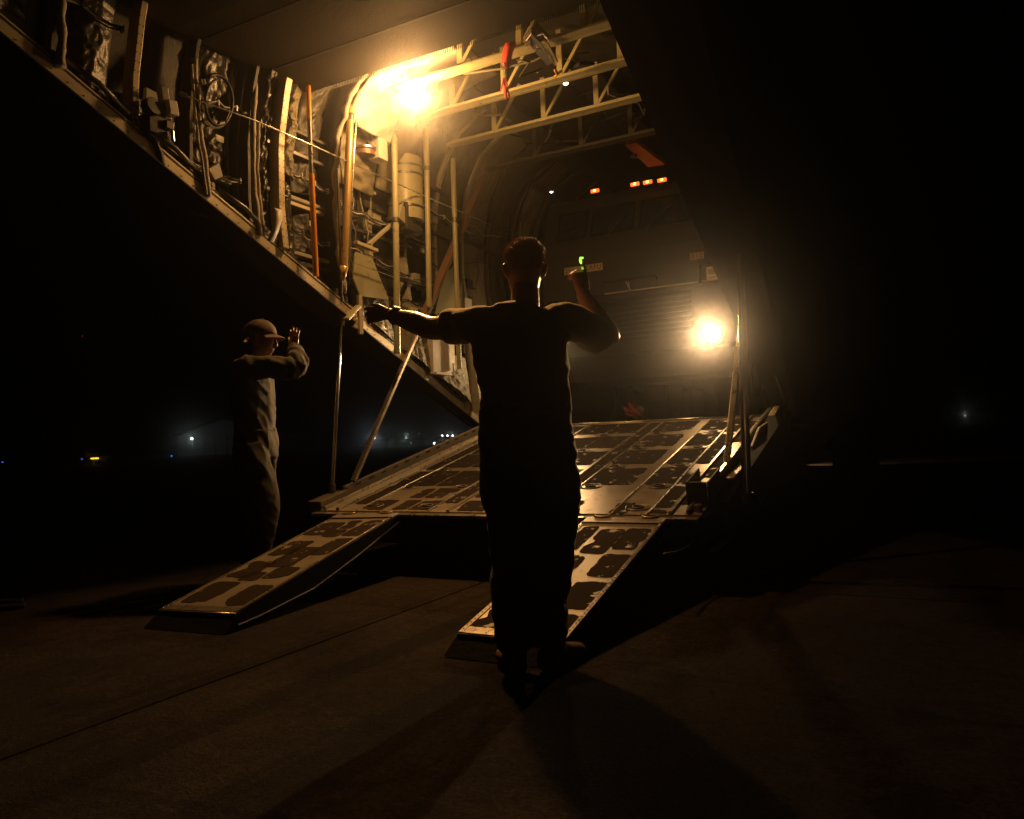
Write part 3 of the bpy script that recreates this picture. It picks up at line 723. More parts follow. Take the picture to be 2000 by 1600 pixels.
# outer fairing edge on the right
MB().bar(at(1392, 1077, x=1.60), at(1500, 972, x=1.60), .02, .05, V(1, 0, 0)).build('fairing_edge', M_['steel'], AC, bevel=.006)
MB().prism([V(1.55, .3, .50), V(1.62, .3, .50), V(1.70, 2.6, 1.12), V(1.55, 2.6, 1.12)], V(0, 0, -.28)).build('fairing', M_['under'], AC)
sg_ = MB()
sg_.prism([at(1465, 872, x=1.56), at(1480, 835, x=1.56), at(1500, 822, x=1.56), at(1508, 832, x=1.56), at(1490, 862, x=1.56)], V(.02, 0, 0)).build('side_plate', M_['beige'], AC, bevel=.004)
MB().prism([at(1500, 812, x=1.60), at(1512, 793, x=1.60), at(1528, 793, x=1.60), at(1533, 806, x=1.60)], V(.05, 0, 0)).build('side_plate', M_['beige'], AC, bevel=.004)
MB().bar(at(1424, 936, x=1.57), at(1466, 890, x=1.57), .02, .06, V(1, 0, 0)).build('side_plate', M_['beige'], AC, bevel=.004)
# ---- cargo door stowed up inside the tail
door = MB(); dz = 3.83
def dsec(y, z): return [V(-1.62, y, z+.03), V(-1.54, y, z), V(1.50, y, z), V(1.60, y, z+.03), V(1.60, y, z+.2), V(-1.62, y, z+.2)]
ds = [dsec(.10, dz+.02), dsec(.07, dz), dsec(-1.2, dz-.06), dsec(-2.6, dz-.04)]
vs = [p for s_ in ds for p in s_]; n = 6
fs = [(i*n+k, i*n+(k+1) % n, (i+1)*n+(k+1) % n, (i+1)*n+k) for i in range(3) for k in range(n)] + [tuple(range(n)), tuple(3*n+k for k in range(n))]
dr = door.add(vs, fs).build('cargo_door', M_['door'], AC, bevel=.01)
dr['label'] = 'raised cargo door forming the brown ceiling above the ramp'
for y, e in ((-.40, -.022), (-1.0, -.05)): MB().box((0, y, dz+e-.001), (3.0, .02, .012)).build('door_seam', M_['paint_dark'], dr)
br = MB()
for k in range(190): br.box((-1.5+.0158*k, .09, dz-.004), (.004, .008, .034))
tag(br.build('brush_seal', M_['black'], dr), kind='stuff')
# ---- truss beams under the roof
TY = [.72, 1.37, 2.07, 2.87]; TZ = [4.03, 4.05, 4.04, 4.02]
for q, (y, z) in enumerate(zip(TY, TZ)):
    tm = M_['truss'] if q < 3 else M_['paint_dark']
    bm_ = MB().box((0, y, z), (2.9, .02, .05)).build('ceiling_beam', tm, AC, bevel=.003)
    for o_ in (-.036, .036): MB().box((0, y+o_, z-.018), (2.9, .048, .016)).build('beam_flange', tm, bm_, bevel=.002)
    for k in range(5):
        x0 = -1.02+.55*k+.06*q
        MB().bar((x0, y, z+.02), (x0, y, z+.42), .05, .03, V(0, 1, 0)).build('web_post', tm, bm_, bevel=.002)
        MB().bar((x0+.02, y, z+.03), (x0+.30, y, z+.42), .03, .024, V(0, 1, 0)).build('web_diagonal', tm, bm_, bevel=.002)
        if q < 3 and k % 2 == 0: MB().bar((x0+.2, y+.03, z+.03), (x0+.12, TY[q+1]-.03, TZ[q+1]+.36), .03, .024).build('web_diagonal', tm, bm_, bevel=.002)
# ceiling wiring, ducts, speakers
for k in range(16):
    y0 = rr.uniform(.9, 3.2); x0 = rr.uniform(-1.1, .9); pts = [V(x0, y0, rr.uniform(4.15, 4.32))]
    for q in range(4): pts.append(pts[-1]+V(rr.uniform(-.2, .3), rr.uniform(-.1, .25), rr.uniform(-.05, .05)))
    MB().path(pts, rr.choice([.006, .01, .014]), 7).build('conduit', rr.choice([M_['black'], M_['steel'], M_['paint_dark'], M_['paint']]), AC, smooth=True)
MB().disc((.27, 1.62, 4.22), (0, 0, -1), .10, .03, 28).build('ceiling_speaker', M_['black'], AC, bevel=.004)
for x in (-.9, .1, 1.0): MB().box((x, 3.2, 4.36), (.3, 2.5, .05)).build('ceiling_duct', M_['paint_dark'], AC, bevel=.01)
# roof pan with a lamp socket, the markers' amber light put into its colour
pan = MB().prism([at(1220, 284, z=4.02), at(1243, 279, z=4.02), at(1300, 322, z=3.98), at(1266, 327, z=3.98)], V(0, 0, .05)).build('overhead_pan', mat('pan_amber_light', (.62, .15, .035), .5), AC, bevel=.006)
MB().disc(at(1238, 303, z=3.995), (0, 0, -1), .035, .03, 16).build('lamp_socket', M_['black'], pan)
# winch block on the second beam, yellow handle, hook
wb = MB().prism([at(1026, 82, z=4.0), at(1038, 66, z=4.0), at(1062, 92, z=4.0), at(1082, 122, z=4.0), at(1070, 130, z=4.0)], V(0, 0, .06)).build('winch_block', M_['steel'], AC, bevel=.005)
MB().prism([at(1063, 84, z=3.98), at(1068, 82, z=3.98), at(1090, 122, z=3.96), at(1084, 130, z=3.96), at(1076, 118, z=3.96)], V(0, 0, .02)).build('winch_cheek', M_['truss'], wb, bevel=.003)
MB().box(at(1033, 85, z=3.99), (.05, .05, .07)).build('winch_end', M_['white'], wb, bevel=.004)
for px, py in ((1042, 88), (1050, 92), (1055, 97), (1046, 98)): MB().sphere(at(px, py, z=3.995), .008, 8, 6).build('winch_bolt', M_['bright'], wb)
MB().path([at(1050, 70, z=4.0), at(1060, 65, z=4.0), at(1072, 80, z=4.0)], .006, 6).build('winch_bail', M_['bright'], wb)
yh = MB(); yh.tube(at(1083, 150, z=3.97), at(1096, 139, z=3.97), .010, n=8); yh.tube(at(1084, 137, z=3.97), at(1089, 145, z=3.97), .012, n=8)
yh.build('winch_handle', M_['yellow'], wb, smooth=True)
# ---- lamps of the hold
FL = at(808, 186, y=.58)
fd = V(.52, -.75, -.41).normalized()
fo = MB().path([FL-fd*.16, FL-fd*.15, FL-fd*.11, FL-fd*.10], [.03, .06, .07, .05], 28, cap=True).build('floodlight', M_['steel'], AC, smooth=True)
MB().tube(FL-fd*.13, FL-fd*.13+V(-.05, .08, .20), .012).build('lamp_stalk', M_['steel'], fo)
MB().sphere(FL-fd*.01, .085, 24, 14).build('lens', glow('flood_lens', WARM, 60), fo, smooth=True)
lamp('flood_glow', 'POINT', FL+fd*.08, FLOOD_W, WARM, fo, .09)
lamp('flood_beam', 'SPOT', FL+fd*.085, FLOOD_W*9, WARM, fo, .09, aim=FL+V(2.85, -4.0, -2.5), angle=math.radians(34), blend=.85)
lamp('flood_pool', 'SPOT', FL+fd*.085, FLOOD_W*2.3, WARM, fo, .09, aim=V(-.3, -1.0, 0), angle=math.radians(62), blend=1.)
def dome(p, r, s_, col=(1, .8, .55)):
    o = MB().disc(p, (0, 0, 1), r*1.5, .03, 20).build('dome_lamp', M_['paint_dark'], AC)
    MB().sphere(p-V(0, 0, .002), r, 14, 8, (1, 1, .5)).build('lens', glow('dome_lens', col, s_), o, smooth=True)
dome(at(1105, 163, z=4.25), .024, 14); dome(at(1047, 303, z=4.05), .022, 12); dome(at(1077, 375, z=4.05), .020, 10); dome(at(993, 321, z=4.06), .026, 2.2)
# unseen lamp added far under the nose to brighten the apron there
cl = MB().disc((.2, 15.6, .75), (0, 0, -1), .06, .04, 16).build('added_nose_lamp', M_['steel'], AC)
lamp('added_nose_beam', 'SPOT', V(.2, 15.6, .70), 90, (1, .6, .28), cl, .04, aim=V(.9, 16.2, 0), angle=1.5)
# ------------------------------------------------------------------ loose vehicle ramps hooked on the ramp lip
def aux_ramp(top, bot, w, seed, label, patches):
    top = Vector(top); bot = Vector(bot); d = (bot-top); L = d.length; d.normalize()
    sd = V(1, 0, 0) - d*d.x; sd.normalize(); up = sd.cross(-d) if sd.cross(-d).z > 0 else -sd.cross(-d)
    Mx = Matrix(((sd.x, d.x, up.x, top.x), (sd.y, d.y, up.y, top.y), (sd.z, d.z, up.z, top.z), (0, 0, 0, 1)))
    root = thing('vehicle_ramp', label, 'ramp', (bot.x, bot.y, 0), 'vehicle ramps hooked on the loading ramp')
    hw = w/2; secs = [(0, .05), (L*.35, .10), (L*.62, .125), (L*.9, .085), (L, .062)]
    body = MB(); vs = []
    for s, dp in secs: vs += [(-hw, s, 0), (hw, s, 0), (hw, s, -dp), (-hw, s, -dp)]
    fs = [(i*4+k, i*4+(k+1) % 4, i*4+4+(k+1) % 4, i*4+4+k) for i in range(4) for k in range(4)] + [(0, 1, 2, 3), (16, 17, 18, 19)]
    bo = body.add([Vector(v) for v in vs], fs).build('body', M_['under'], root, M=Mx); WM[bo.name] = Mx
    MB().box((0, L/2, .003), (w-.004, L-.004, .006)).build('deck', M_['deck'], root, M=Mx, bevel=.002)
    # bevelled foot running down to the concrete
    iv = Mx.inverted()
    f0 = Mx @ V(-hw, L, 0); f1 = Mx @ V(hw, L, 0); df = V(d.x, d.y, 0).normalized()
    g0 = V(f0.x, f0.y, .004)+df*.08; g1 = V(f1.x, f1.y, .004)+df*.08
    g0 += (f0-f1).normalized()*.03; 
    b0 = V(f0.x, f0.y, .004); b1 = V(f1.x, f1.y, .004)
    MB().add([f0, f1, g1, g0, b0, b1], [(0, 1, 2, 3), (0, 3, 4), (1, 5, 2), (3, 2, 5, 4), (0, 4, 5, 1)]).build('foot', M_['under'], root)
    MB().tube(f0, f1, .007, n=8).build('toe_hinge', M_['rail'], root, smooth=True)
    for sg in (-1, 1):
        er = MB().box((sg*(hw-.012), L/2, .008), (.022, L-.01, .006)).build('edge_strip', M_['rail'], root, M=Mx)
        WM[er.name] = Mx
        rv = MB()
        for k in range(int(L/.035)): rv.sphere(V(sg*(hw-.012), .02+.035*k, .0115), .0045, 6, 4)
        tag(rv.build('rivet_row', M_['bright'], er, M=Mx), kind='stuff')
        MB().path([V(sg*hw*1.002, s, -dp) for s, dp in secs], .006, 6).build('lower_edge', M_['steel'], root, M=Mx)
    MB().box((0, L-.035, .0075), (w-.05, .06, .005)).build('toe_strip', M_['rail'], root, M=Mx)
    MB().box((0, .05, .009), (w-.01, .09, .012)).build('hook_flap', M_['deck'], root, M=Mx, bevel=.003)
    for x in (-hw*.6, hw*.6): MB().path([V(x+math.cos(a)*.05, -.005+math.sin(a)*.03, .02) for a in [math.pi*k/8 for k in range(9)]], .008, 6).build('hook_ring', M_['rail'], root, M=Mx, smooth=True)
    MB().tube(V(-hw, .10, .012), V(hw, .10, .012), .006, n=8).build('flap_hinge', M_['steel'], root, M=Mx)
    for i, p in enumerate(patches): patch(p, seed+i, M_['grip'], root, Mx, .0065, .011, rmax=.035)
aux_ramp((1.075, -.075, .428), (1.085, -1.67, .085), .52, 101, 'vehicle ramp on the right, its foot beside the boots of the man in the middle',
         [(-.20, -.12, .18, .55), (-.07, .06, .22, .60), (.09, .22, .20, .52), (-.2, -.02, .66, .95), (.09, .23, .62, .92), (-.22, -.02, 1.02, 1.3), (.08, .23, 1.0, 1.30), (-.22, -.08, 1.36, 1.62), (-.05, .06, 1.36, 1.62), (.10, .23, 1.38, 1.60)])
aux_ramp((-.945, -.075, .428), (-.785, -1.75, .085), .54, 141, 'vehicle ramp on the left, empty, its foot alone on the concrete',
         [(-.24, -.06, .2, .46), (-.03, .06, .16, .32), (.09, .23, .16, .48), (-.05, .06, .36, .5), (-.22, -.05, .60, .86), (.10, .24, .55, .85), (-.08, .10, .72, 1.06), (-.23, -.05, .98, 1.24), (.05, .2, 1.08, 1.24), (-.10, .02, 1.16, 1.28), (-.22, -.05, 1.32, 1.60), (.08, .23, 1.36, 1.62)])
# ------------------------------------------------------------------ streamer, straps
sx = thing('red_streamer', 'red warning streamer hanging from the first ceiling beam beside the floodlight', 'streamer', at(992, 110, z=3.97))
def ribbon(pts, w, name, par, mt, d=V(1, 0, 0), th=.003):
    P = [Vector(p) for p in pts]; ws = w if isinstance(w, list) else [w]*len(P)
    return MB().add([p+d*s_*ws[i]/2 for i, p in enumerate(P) for s_ in (-1, 1)], [(2*i, 2*i+1, 2*i+3, 2*i+2) for i in range(len(P)-1)]).build(name, mt, par, smooth=True, solid=th)
q0 = at(994, 83, y=.62)
ribbon([at(996, 82, y=.62), at(994, 95, y=.60), at(990, 110, y=.61), at(989, 124, y=.60), at(992, 134, y=.60)], [.085, .10, .095, .08, .03], 'upper_flag', sx, M_['red'])
MB().path([at(985, 124, y=.60), at(983, 138, y=.60), at(984, 150, y=.60), at(987, 138, y=.60), at(986, 124, y=.60)], .0035, 6).build('cord_loop', M_['bright'], sx)
MB().sphere(at(985, 124, y=.597), .009, 8, 6).build('grommet', M_['bright'], sx)
ribbon([at(986, 151, y=.60), at(987, 165, y=.605), at(988, 180, y=.59), at(990, 194, y=.60)], [.02, .035, .04, .025], 'lower_tail', sx, M_['red'])
ribbon([at(984, 152, y=.60), at(981, 166, y=.60), at(977, 180, y=.60)], [.008, .012, .010], 'lower_tail', sx, M_['red'])
ribbon([at(988, 152, y=.59), at(991, 172, y=.60), at(994, 190, y=.58)], [.01, .014, .018], 'lower_tail', sx, M_['red'])
st = MB().path([at(1297, 1083, x=1.45), at(1325, 1078, x=1.45), at(1350, 1065, x=1.47), at(1368, 1050, x=1.50), at(1385, 1044, x=1.52)], .008, 6).build('loose_strap', M_['steel'], AC, smooth=True)
# ------------------------------------------------------------------ army truck in the hold
TK = thing('army_truck', 'olive army truck facing out of the hold with headlights and amber roof lights on', 'truck', (0, 4.3, FLOOR))
def extr(poly, x0, x1, name, m, bevel=.02, par=TK):
    return MB().prism([V(x0, y, z) for y, z in poly], V(x1-x0, 0, 0)).build(name, m, par, bevel=bevel)
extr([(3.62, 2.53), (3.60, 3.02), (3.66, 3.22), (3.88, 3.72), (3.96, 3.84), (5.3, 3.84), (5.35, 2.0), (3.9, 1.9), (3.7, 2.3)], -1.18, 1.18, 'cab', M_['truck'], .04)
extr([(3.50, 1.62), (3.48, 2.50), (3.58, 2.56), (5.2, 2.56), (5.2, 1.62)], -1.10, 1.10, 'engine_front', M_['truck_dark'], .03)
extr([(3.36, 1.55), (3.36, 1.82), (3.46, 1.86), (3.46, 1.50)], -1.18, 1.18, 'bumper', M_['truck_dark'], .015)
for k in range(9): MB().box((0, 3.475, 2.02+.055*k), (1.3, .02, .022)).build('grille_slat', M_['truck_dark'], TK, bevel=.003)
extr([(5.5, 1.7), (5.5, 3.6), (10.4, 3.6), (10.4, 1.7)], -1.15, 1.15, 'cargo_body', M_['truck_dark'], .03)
def wsp(x, t, o=.006):   # point on the raked windscreen plane
    y = 3.66+.22*t; z = 3.22+.50*t; return V(x, y-o*.9, z+o*.4)
for x0, x1 in ((-.98, -.62), (-.55, -.04), (.04, .66), (.73, .98)):
    f = MB().add([wsp(x0, .12), wsp(x1, .12), wsp(x1, .82), wsp(x0, .82)] + [wsp(x0, .12, -.02), wsp(x1, .12, -.02), wsp(x1, .82, -.02), wsp(x0, .82, -.02)], [(0, 1, 2, 3), (4, 7, 6, 5), (0, 4, 5, 1), (1, 5, 6, 2), (2, 6, 7, 3), (3, 7, 4, 0)]).build('windscreen', M_['glass'], TK)
    for a, b_ in (((x0, .12), (x1, .12)), ((x1, .12), (x1, .82)), ((x1, .82), (x0, .82)), ((x0, .82), (x0, .12))):
        MB().tube(wsp(*a, .008), wsp(*b_, .008), .010, n=6).build('rubber_seal', M_['truck_dark'], f)
for xa, xb in ((-.35, -.12), (.12, .40)):
    MB().tube(wsp(xa, .02, .03), wsp(xb, .55, .02), .006, n=6).build('wiper', M_['black'], TK)
# handhold, latch and ledge under the windscreen
MB().box((.28, 3.585, 2.56), (1.3, .03, .018)).build('ledge', M_['plate'], TK, bevel=.003)
wl_ = at(1228, 560, y=3.57)
lt = MB().tube(wl_+V(-.03, 0, .06), wl_+V(.02, 0, -.05), .008, n=8); lt.tube(wl_+V(.0, 0, .06), wl_+V(.01, 0, -.04), .006, n=8)
lt.build('latch', M_['bright'], TK)
MB().path([V(-.35, 3.57, 2.66), V(-.35, 3.52, 2.68), V(.25, 3.52, 2.68), V(.25, 3.57, 2.66)], .012, 8).build('handhold', M_['truck_dark'], TK, smooth=True)
# stencilled plates
def text_on(txt, c, h_, par, m, w):
    cu = bpy.data.curves.new('stencil', 'FONT'); cu.body = txt; cu.size = h_*1.38; cu.align_x = 'CENTER'; cu.align_y = 'CENTER'; cu.extrude = .0008; cu.space_character = 1.15
    t = bpy.data.objects.new('stencil', cu); C.objects.link(t)
    bpy.context.view_layer.update()
    me = bpy.data.meshes.new_from_object(t.evaluated_get(bpy.context.evaluated_depsgraph_get()))
    bpy.data.objects.remove(t)
    xs_ = [v.co.x for v in me.vertices]; k = w/(max(xs_)-min(xs_))
    for v in me.vertices: v.co.x = (v.co.x-(max(xs_)+min(xs_))/2)*k
    o = link('stencil', me, m, par, M=Matrix.Translation(c) @ Matrix.Rotation(math.pi/2, 4, 'X'))
    return o
pa, pb_ = at(1103, 531, y=3.596), at(1176, 520, y=3.596); pc = (pa+pb_)/2
pl = MB().box(pc, (abs(pb_.x-pa.x)+.01, .006, .082)).build('number_plate', M_['plate'], TK); WM[pl.name] = Matrix()
text_on('251-', V(pa.x+.075, pc.y-.0045, pc.z), .058, pl, M_['ink'], .13)
text_on('ILRFU', V(pb_.x-.115, pc.y-.0045, pc.z), .058, pl, M_['ink'], .20)
pc = at(1361, 500, y=3.596)
pl = MB().box(pc, (.15, .006, .075)).build('number_plate', M_['plate'], TK)
text_on('B12', V(pc.x, pc.y-.0045, pc.z), .056, pl, M_['ink'], .12)
# document frame beside the number
a0, a1 = at(1366, 512, y=3.585), at(1414, 560, y=3.585); cx_, cz_ = (a0.x+a1.x)/2, (a0.z+a1.z)/2
fr = MB()
for dx, dz_, w_, h_ in ((-.125, 0, .02, .26), (.125, 0, .03, .26), (0, .125, .27, .03), (0, -.125, .27, .015)):
    fr.box((cx_+dx, 3.575, cz_+dz_), (w_, .05, h_))
fr = fr.build('document_frame', M_['truck'], TK, bevel=.004)
MB().box((cx_, 3.588, cz_), (.11, .006, .17)).build('document', M_['white'], fr)
MB().box((cx_, 3.583, cz_+.03), (.08, .005, .06)).build('document_print', M_['plate'], fr)
MB().box((cx_, 3.583, cz_-.035), (.085, .005, .015)).build('document_print', M_['plate'], fr)
# amber roof markers
mkg = glow('amber_lens', (1., .13, .012), 1.6); mkc = glow('amber_core', (1., .38, .07), 9)
for px, py in ((1162, 373), (1240, 360), (1265, 356), (1293, 352)):
    p = at(px, py, y=3.86)
    o = MB().box(p+V(0, .035, -.005), (.14, .05, .06)).build('marker_lamp', M_['truck_dark'], TK, bevel=.004)
    MB().box(p, (.105, .03, .042)).build('lens', mkg, o, bevel=.008)
    MB().sphere(p-V(0, .012, 0), .018, 12, 8, (1, .6, .8)).build('bulb', mkc, o, smooth=True)
# head lamps
HR = at(1390, 652, y=3.40); HLs = (HR, V(-.93, 3.40, HR.z))
hg = glow('head_lens', HEADC, 60)
for p in HLs:
    o = MB().path([p+V(0, .16, 0), p+V(0, .05, 0), p+V(0, -.0, 0)], [.07, .115, .118], 28).build('headlamp', M_['truck_dark'], TK, smooth=True)
    MB().sphere(p-V(0, .0, 0), .085, 24, 12, (1, .35, 1)).build('lens', hg, o, smooth=True)
    lamp('head_beam', 'SPOT', p-V(0, .06, 0), HEAD_W, HEADC, o, .05, aim=p+V(-.3, -5, -1.2), angle=math.radians(115), blend=1.)
    lamp('head_hot_spot', 'SPOT', p-V(0, .06, 0), HEAD_W*16, HEADC, o, .05, aim=p+V(.05, -5, -.30), angle=math.radians(36), blend=.7)
for sg in (-1, 1):
    w = MB(); w.path([V(sg*.72, 4.35, 1.56), V(sg*.76, 4.35, 1.56), V(sg*1.08, 4.35, 1.56), V(sg*1.12, 4.35, 1.56)], [.40, .495, .495, .40], 32)
    o = w.build('wheel', M_['tyre'], TK)
    MB().path([V(sg*1.0, 4.35, 1.56), V(sg*1.125, 4.35, 1.56)], [.28, .25], 24).build('rim', M_['truck_dark'], o)
    for yy in (7.6, 9.0):
        w = MB(); w.path([V(sg*.72, yy, 1.56), V(sg*.76, yy, 1.56), V(sg*1.08, yy, 1.56), V(sg*1.12, yy, 1.56)], [.40, .495, .495, .40], 32); w.build('wheel', M_['tyre'], TK)
    MB().path([V(sg*1.15, 3.8, 3.3), V(sg*1.28, 3.7, 3.3), V(sg*1.28, 3.7, 2.8)], .012, 8).build('mirror_arm', M_['truck_dark'], TK)
# red chain and strap heap on the floor in front of the truck
M_['dark_red'] = mat('dark_red_strap', (.22, .012, .008), .8)
rs = thing('strap_heap', 'small heap of red tie-down straps on the hold floor before the truck', 'straps', at(1232, 812, y=3.02))
for k in range(7):
    c_ = at(1234, 806, y=3.02)+V(rr.uniform(-.06, .06), rr.uniform(-.04, .04), 0)
    pts = [c_+V(.045*math.cos(a)+rr.uniform(-.015, .015), .05*math.sin(a), -.03+.022*k*abs(math.sin(a*.5))) for a in [2*math.pi*q/10 for q in range(11)]]
    MB().path(pts, .012, 6).build('strap_loop', M_['dark_red'], rs, smooth=True)
tk_ = at(1250, 790, y=3.1)
tp = MB().path([V(tk_.x, 3.1, FLOOR), V(tk_.x, 3.1, FLOOR+.02), V(tk_.x, 3.1, FLOOR+.14), V(tk_.x, 3.1, FLOOR+.18)], [.05, .055, .05, .02], 16).build('ratchet_can', M_['paint_dark'])
tag(tp, 'small dark canister standing beside the red straps on the hold floor', 'canister')
# ------------------------------------------------------------------ people
def ring_tube(mb, rings, side, n=18):
    """rings: (centre, half-width along side, half-depth) ; closed with domed ends"""
    side = Vector(side); C_ = [Vector(r[0]) for r in rings]; m = len(rings); vs = []; fs = []
    for i in range(m):
        t = (C_[min(i+1, m-1)]-C_[max(i-1, 0)]).normalized()
        sd = side-t*side.dot(t)
        if sd.length < .05: sd = V(0, 1, 0)-t*t.y
        sd.normalize(); u = t.cross(sd)
        for k in range(n):
            a = 2*math.pi*k/n
            vs.append(C_[i]+sd*math.cos(a)*rings[i][1]+u*math.sin(a)*rings[i][2])
    for i in range(m-1):
        for k in range(n): fs.append((i*n+k, i*n+(k+1) % n, (i+1)*n+(k+1) % n, (i+1)*n+k))
    t0 = (C_[0]-C_[1]).normalized(); t1 = (C_[-1]-C_[-2]).normalized()
    vs.append(C_[0]+t0*min(rings[0][1], rings[0][2])*.6); vs.append(C_[-1]+t1*min(rings[-1][1], rings[-1][2])*.6)
    a0, a1 = m*n, m*n+1
    for k in range(n):
        fs.append((a0, (k+1) % n, k)); fs.append((a1, (m-1)*n+k, (m-1)*n+(k+1) % n))
    mb.add(vs, fs)
def limb(mb, pts, rads, side=(1, 0, 0), n=14, sub=4):
    """smooth tapering limb through joints"""
    P = [Vector(p) for p in pts]; out = []
    m = len(P)
    for i in range(m-1):
        p0, p1, p2, p3 = P[max(i-1, 0)], P[i], P[i+1], P[min(i+2, m-1)]
        r1, r2 = rads[i], rads[i+1]
        r1 = r1 if isinstance(r1, tuple) else (r1, r1); r2 = r2 if isinstance(r2, tuple) else (r2, r2)
        for k in range(sub):
            t = k/sub
            q = .5*((2*p1)+(p2-p0)*t+(2*p0-5*p1+4*p2-p3)*t*t+(3*p1-p0-3*p2+p3)*t**3)
            e = t*t*(3-2*t)
            out.append((q, r1[0]+(r2[0]-r1[0])*e, r1[1]+(r2[1]-r1[1])*e))
    r = rads[-1]; r = r if isinstance(r, tuple) else (r, r)
    out.append((P[-1], r[0], r[1])); ring_tube(mb, out, side, n)
def fuse(mb, voxel, smooth=2, disp=None):
    """one continuous surface from overlapping volumes"""
    me = bpy.data.meshes.new('t'); me.from_pydata(mb.v, [], mb.f)
    bm = bmesh.new(); bm.from_mesh(me); bmesh.ops.recalc_face_normals(bm, faces=bm.faces); bm.to_mesh(me); bm.free()
    o = bpy.data.objects.new('t', me); C.objects.link(o)
    md = o.modifiers.new('r', 'REMESH'); md.mode = 'VOXEL'; md.voxel_size = voxel; md.use_smooth_shade = True
    s_ = o.modifiers.new('s', 'SMOOTH'); s_.iterations = smooth; s_.factor = .5
    bpy.context.view_layer.update()
    out = bpy.data.meshes.new_from_object(o.evaluated_get(bpy.context.evaluated_depsgraph_get()))
    bpy.data.objects.remove(o)
    if disp:
        nr = [v.normal.copy() for v in out.vertices]
        for v, nn in zip(out.vertices, nr): v.co += nn*disp(v.co, nn)
        out.update()
    return out
def put(name, me, m, par, Mw): return link(name, me, m, par, smooth=True, M=Mw)
def folds(amp, fx=5., fz=9., seed=0., tilt=.6):
    def f(p, nn):
        q = V(p.x*fx+seed+p.z*tilt*3, p.y*fx, p.z*fz+p.x*tilt*4)
        a = 1-2*abs(noise.noise(q)); b = 1-2*abs(noise.noise(q*2.1+V(7, 3, 1)))
        return amp*(a*.7+b*.45-.45)
    return f
TIPS = []
def hand(mb, wrist, fwd, palm_n, thumb_side, curl, spread=.10, k=1., thumb=None, curls=None):
    """palm and five fingers; fwd = wrist to knuckles, palm_n = out of the palm, thumb_side = towards the thumb"""
    fwd = Vector(fwd).normalized(); pn = Vector(palm_n); pn = (pn-fwd*pn.dot(fwd)).normalized(); ts = fwd.cross(pn)
    if ts.dot(Vector(thumb_side)) < 0: ts = -ts
    w = Vector(wrist)
    ring_tube(mb, [(w-fwd*.02*k, .026*k, .020*k), (w+fwd*.015*k, .030*k, .019*k), (w+fwd*.055*k, .040*k, .017*k), (w+fwd*.088*k, .042*k, .014*k)], ts, 14)
    L = [.070, .080, .075, .060]; off = [.031, .011, -.010, -.030]
    for i in range(4):
        c = (curls[i] if curls else curl); base = w+fwd*(.080-.004*abs(i-1))*k+ts*off[i]*k
        a = spread*(1.2-i)*.9; d = (fwd*math.cos(a)+ts*math.sin(a)).normalized(); p = base; pts = [base-d*.012*k, base]; ang = 0
        for s_, fr_ in enumerate((.46, .30, .24)):
            ang += c*(.7, 1.0, .75)[s_]; dd = d*math.cos(ang)+pn*math.sin(ang); p = p+dd*L[i]*fr_*k; pts.append(p)
        r = (.0092, .0088, .0086, .0078)[i]*k
        limb(mb, pts, [r, r, r*.97, r*.92, r*.78], ts, 10, 3)
        TIPS.append(pts)
    t0 = w+fwd*.025*k+ts*.024*k; tips = []
    td = thumb or (.75, .62, .25); d = (fwd*td[0]+ts*td[1]+pn*td[2]).normalized(); d2 = (d+pn*.25+fwd*.35).normalized()
    limb(mb, [t0-d*.01, t0+d*.035*k, t0+d*.035*k+d2*.030*k, t0+d*.035*k+d2*.055*k], [.015*k, .0125*k, .0105*k, .0085*k], pn, 10, 3)
def head(mb, c, fdir, up=V(0, 0, 1), k=1.):
    """skull, jaw, nose, ears; c = centre between the ears"""
    f = Vector(fdir).normalized(); u = Vector(up); sd = f.cross(u).normalized()
    def pt(a, b, h_): return c+sd*a*k+f*b*k+u*h_*k
    ring_tube(mb, [(pt(0, .035, -.118), .030, .035), (pt(0, .030, -.095), .052, .062), (pt(0, .022, -.055), .066, .082), (pt(0, .012, -.01), .074, .094), (pt(0, .004, .04), .077, .099), (pt(0, .0, .075), .071, .091), (pt(0, -.004, .105), .046, .062), (pt(0, -.004, .118), .02, .03)], sd, 22)
    limb(mb, [pt(0, .098, .022), pt(0, .112, -.008), pt(0, .120, -.030), pt(0, .104, -.042)], [(.009, .010), (.011, .012), (.015, .013), (.012, .008)], sd, 10, 3)
    for s_ in (-1, 1):
        limb(mb, [pt(s_*.020, .095, .028), pt(s_*.045, .086, .030)], [(.010, .010), (.008, .010)], u, 8, 2)
        ring_tube(mb, [(pt(s_*.071, -.005, .028), .010, .020), (pt(s_*.078, -.012, .018), .009, .025), (pt(s_*.077, -.010, -.010), .008, .017), (pt(s_*.074, -.002, -.026), .007, .010)], f, 10)
    limb(mb, [pt(-.022, .092, -.066), pt(0, .103, -.064), pt(.022, .092, -.066)], [.006, .009, .006], u, 8, 3)
    limb(mb, [pt(-.018, .088, -.080), pt(0, .097, -.080), pt(.018, .088, -.080)], [.006, .009, .006], u, 8, 3)
    limb(mb, [pt(0, .075, -.108), pt(0, .088, -.112)], [.02, .016], sd, 8, 2)
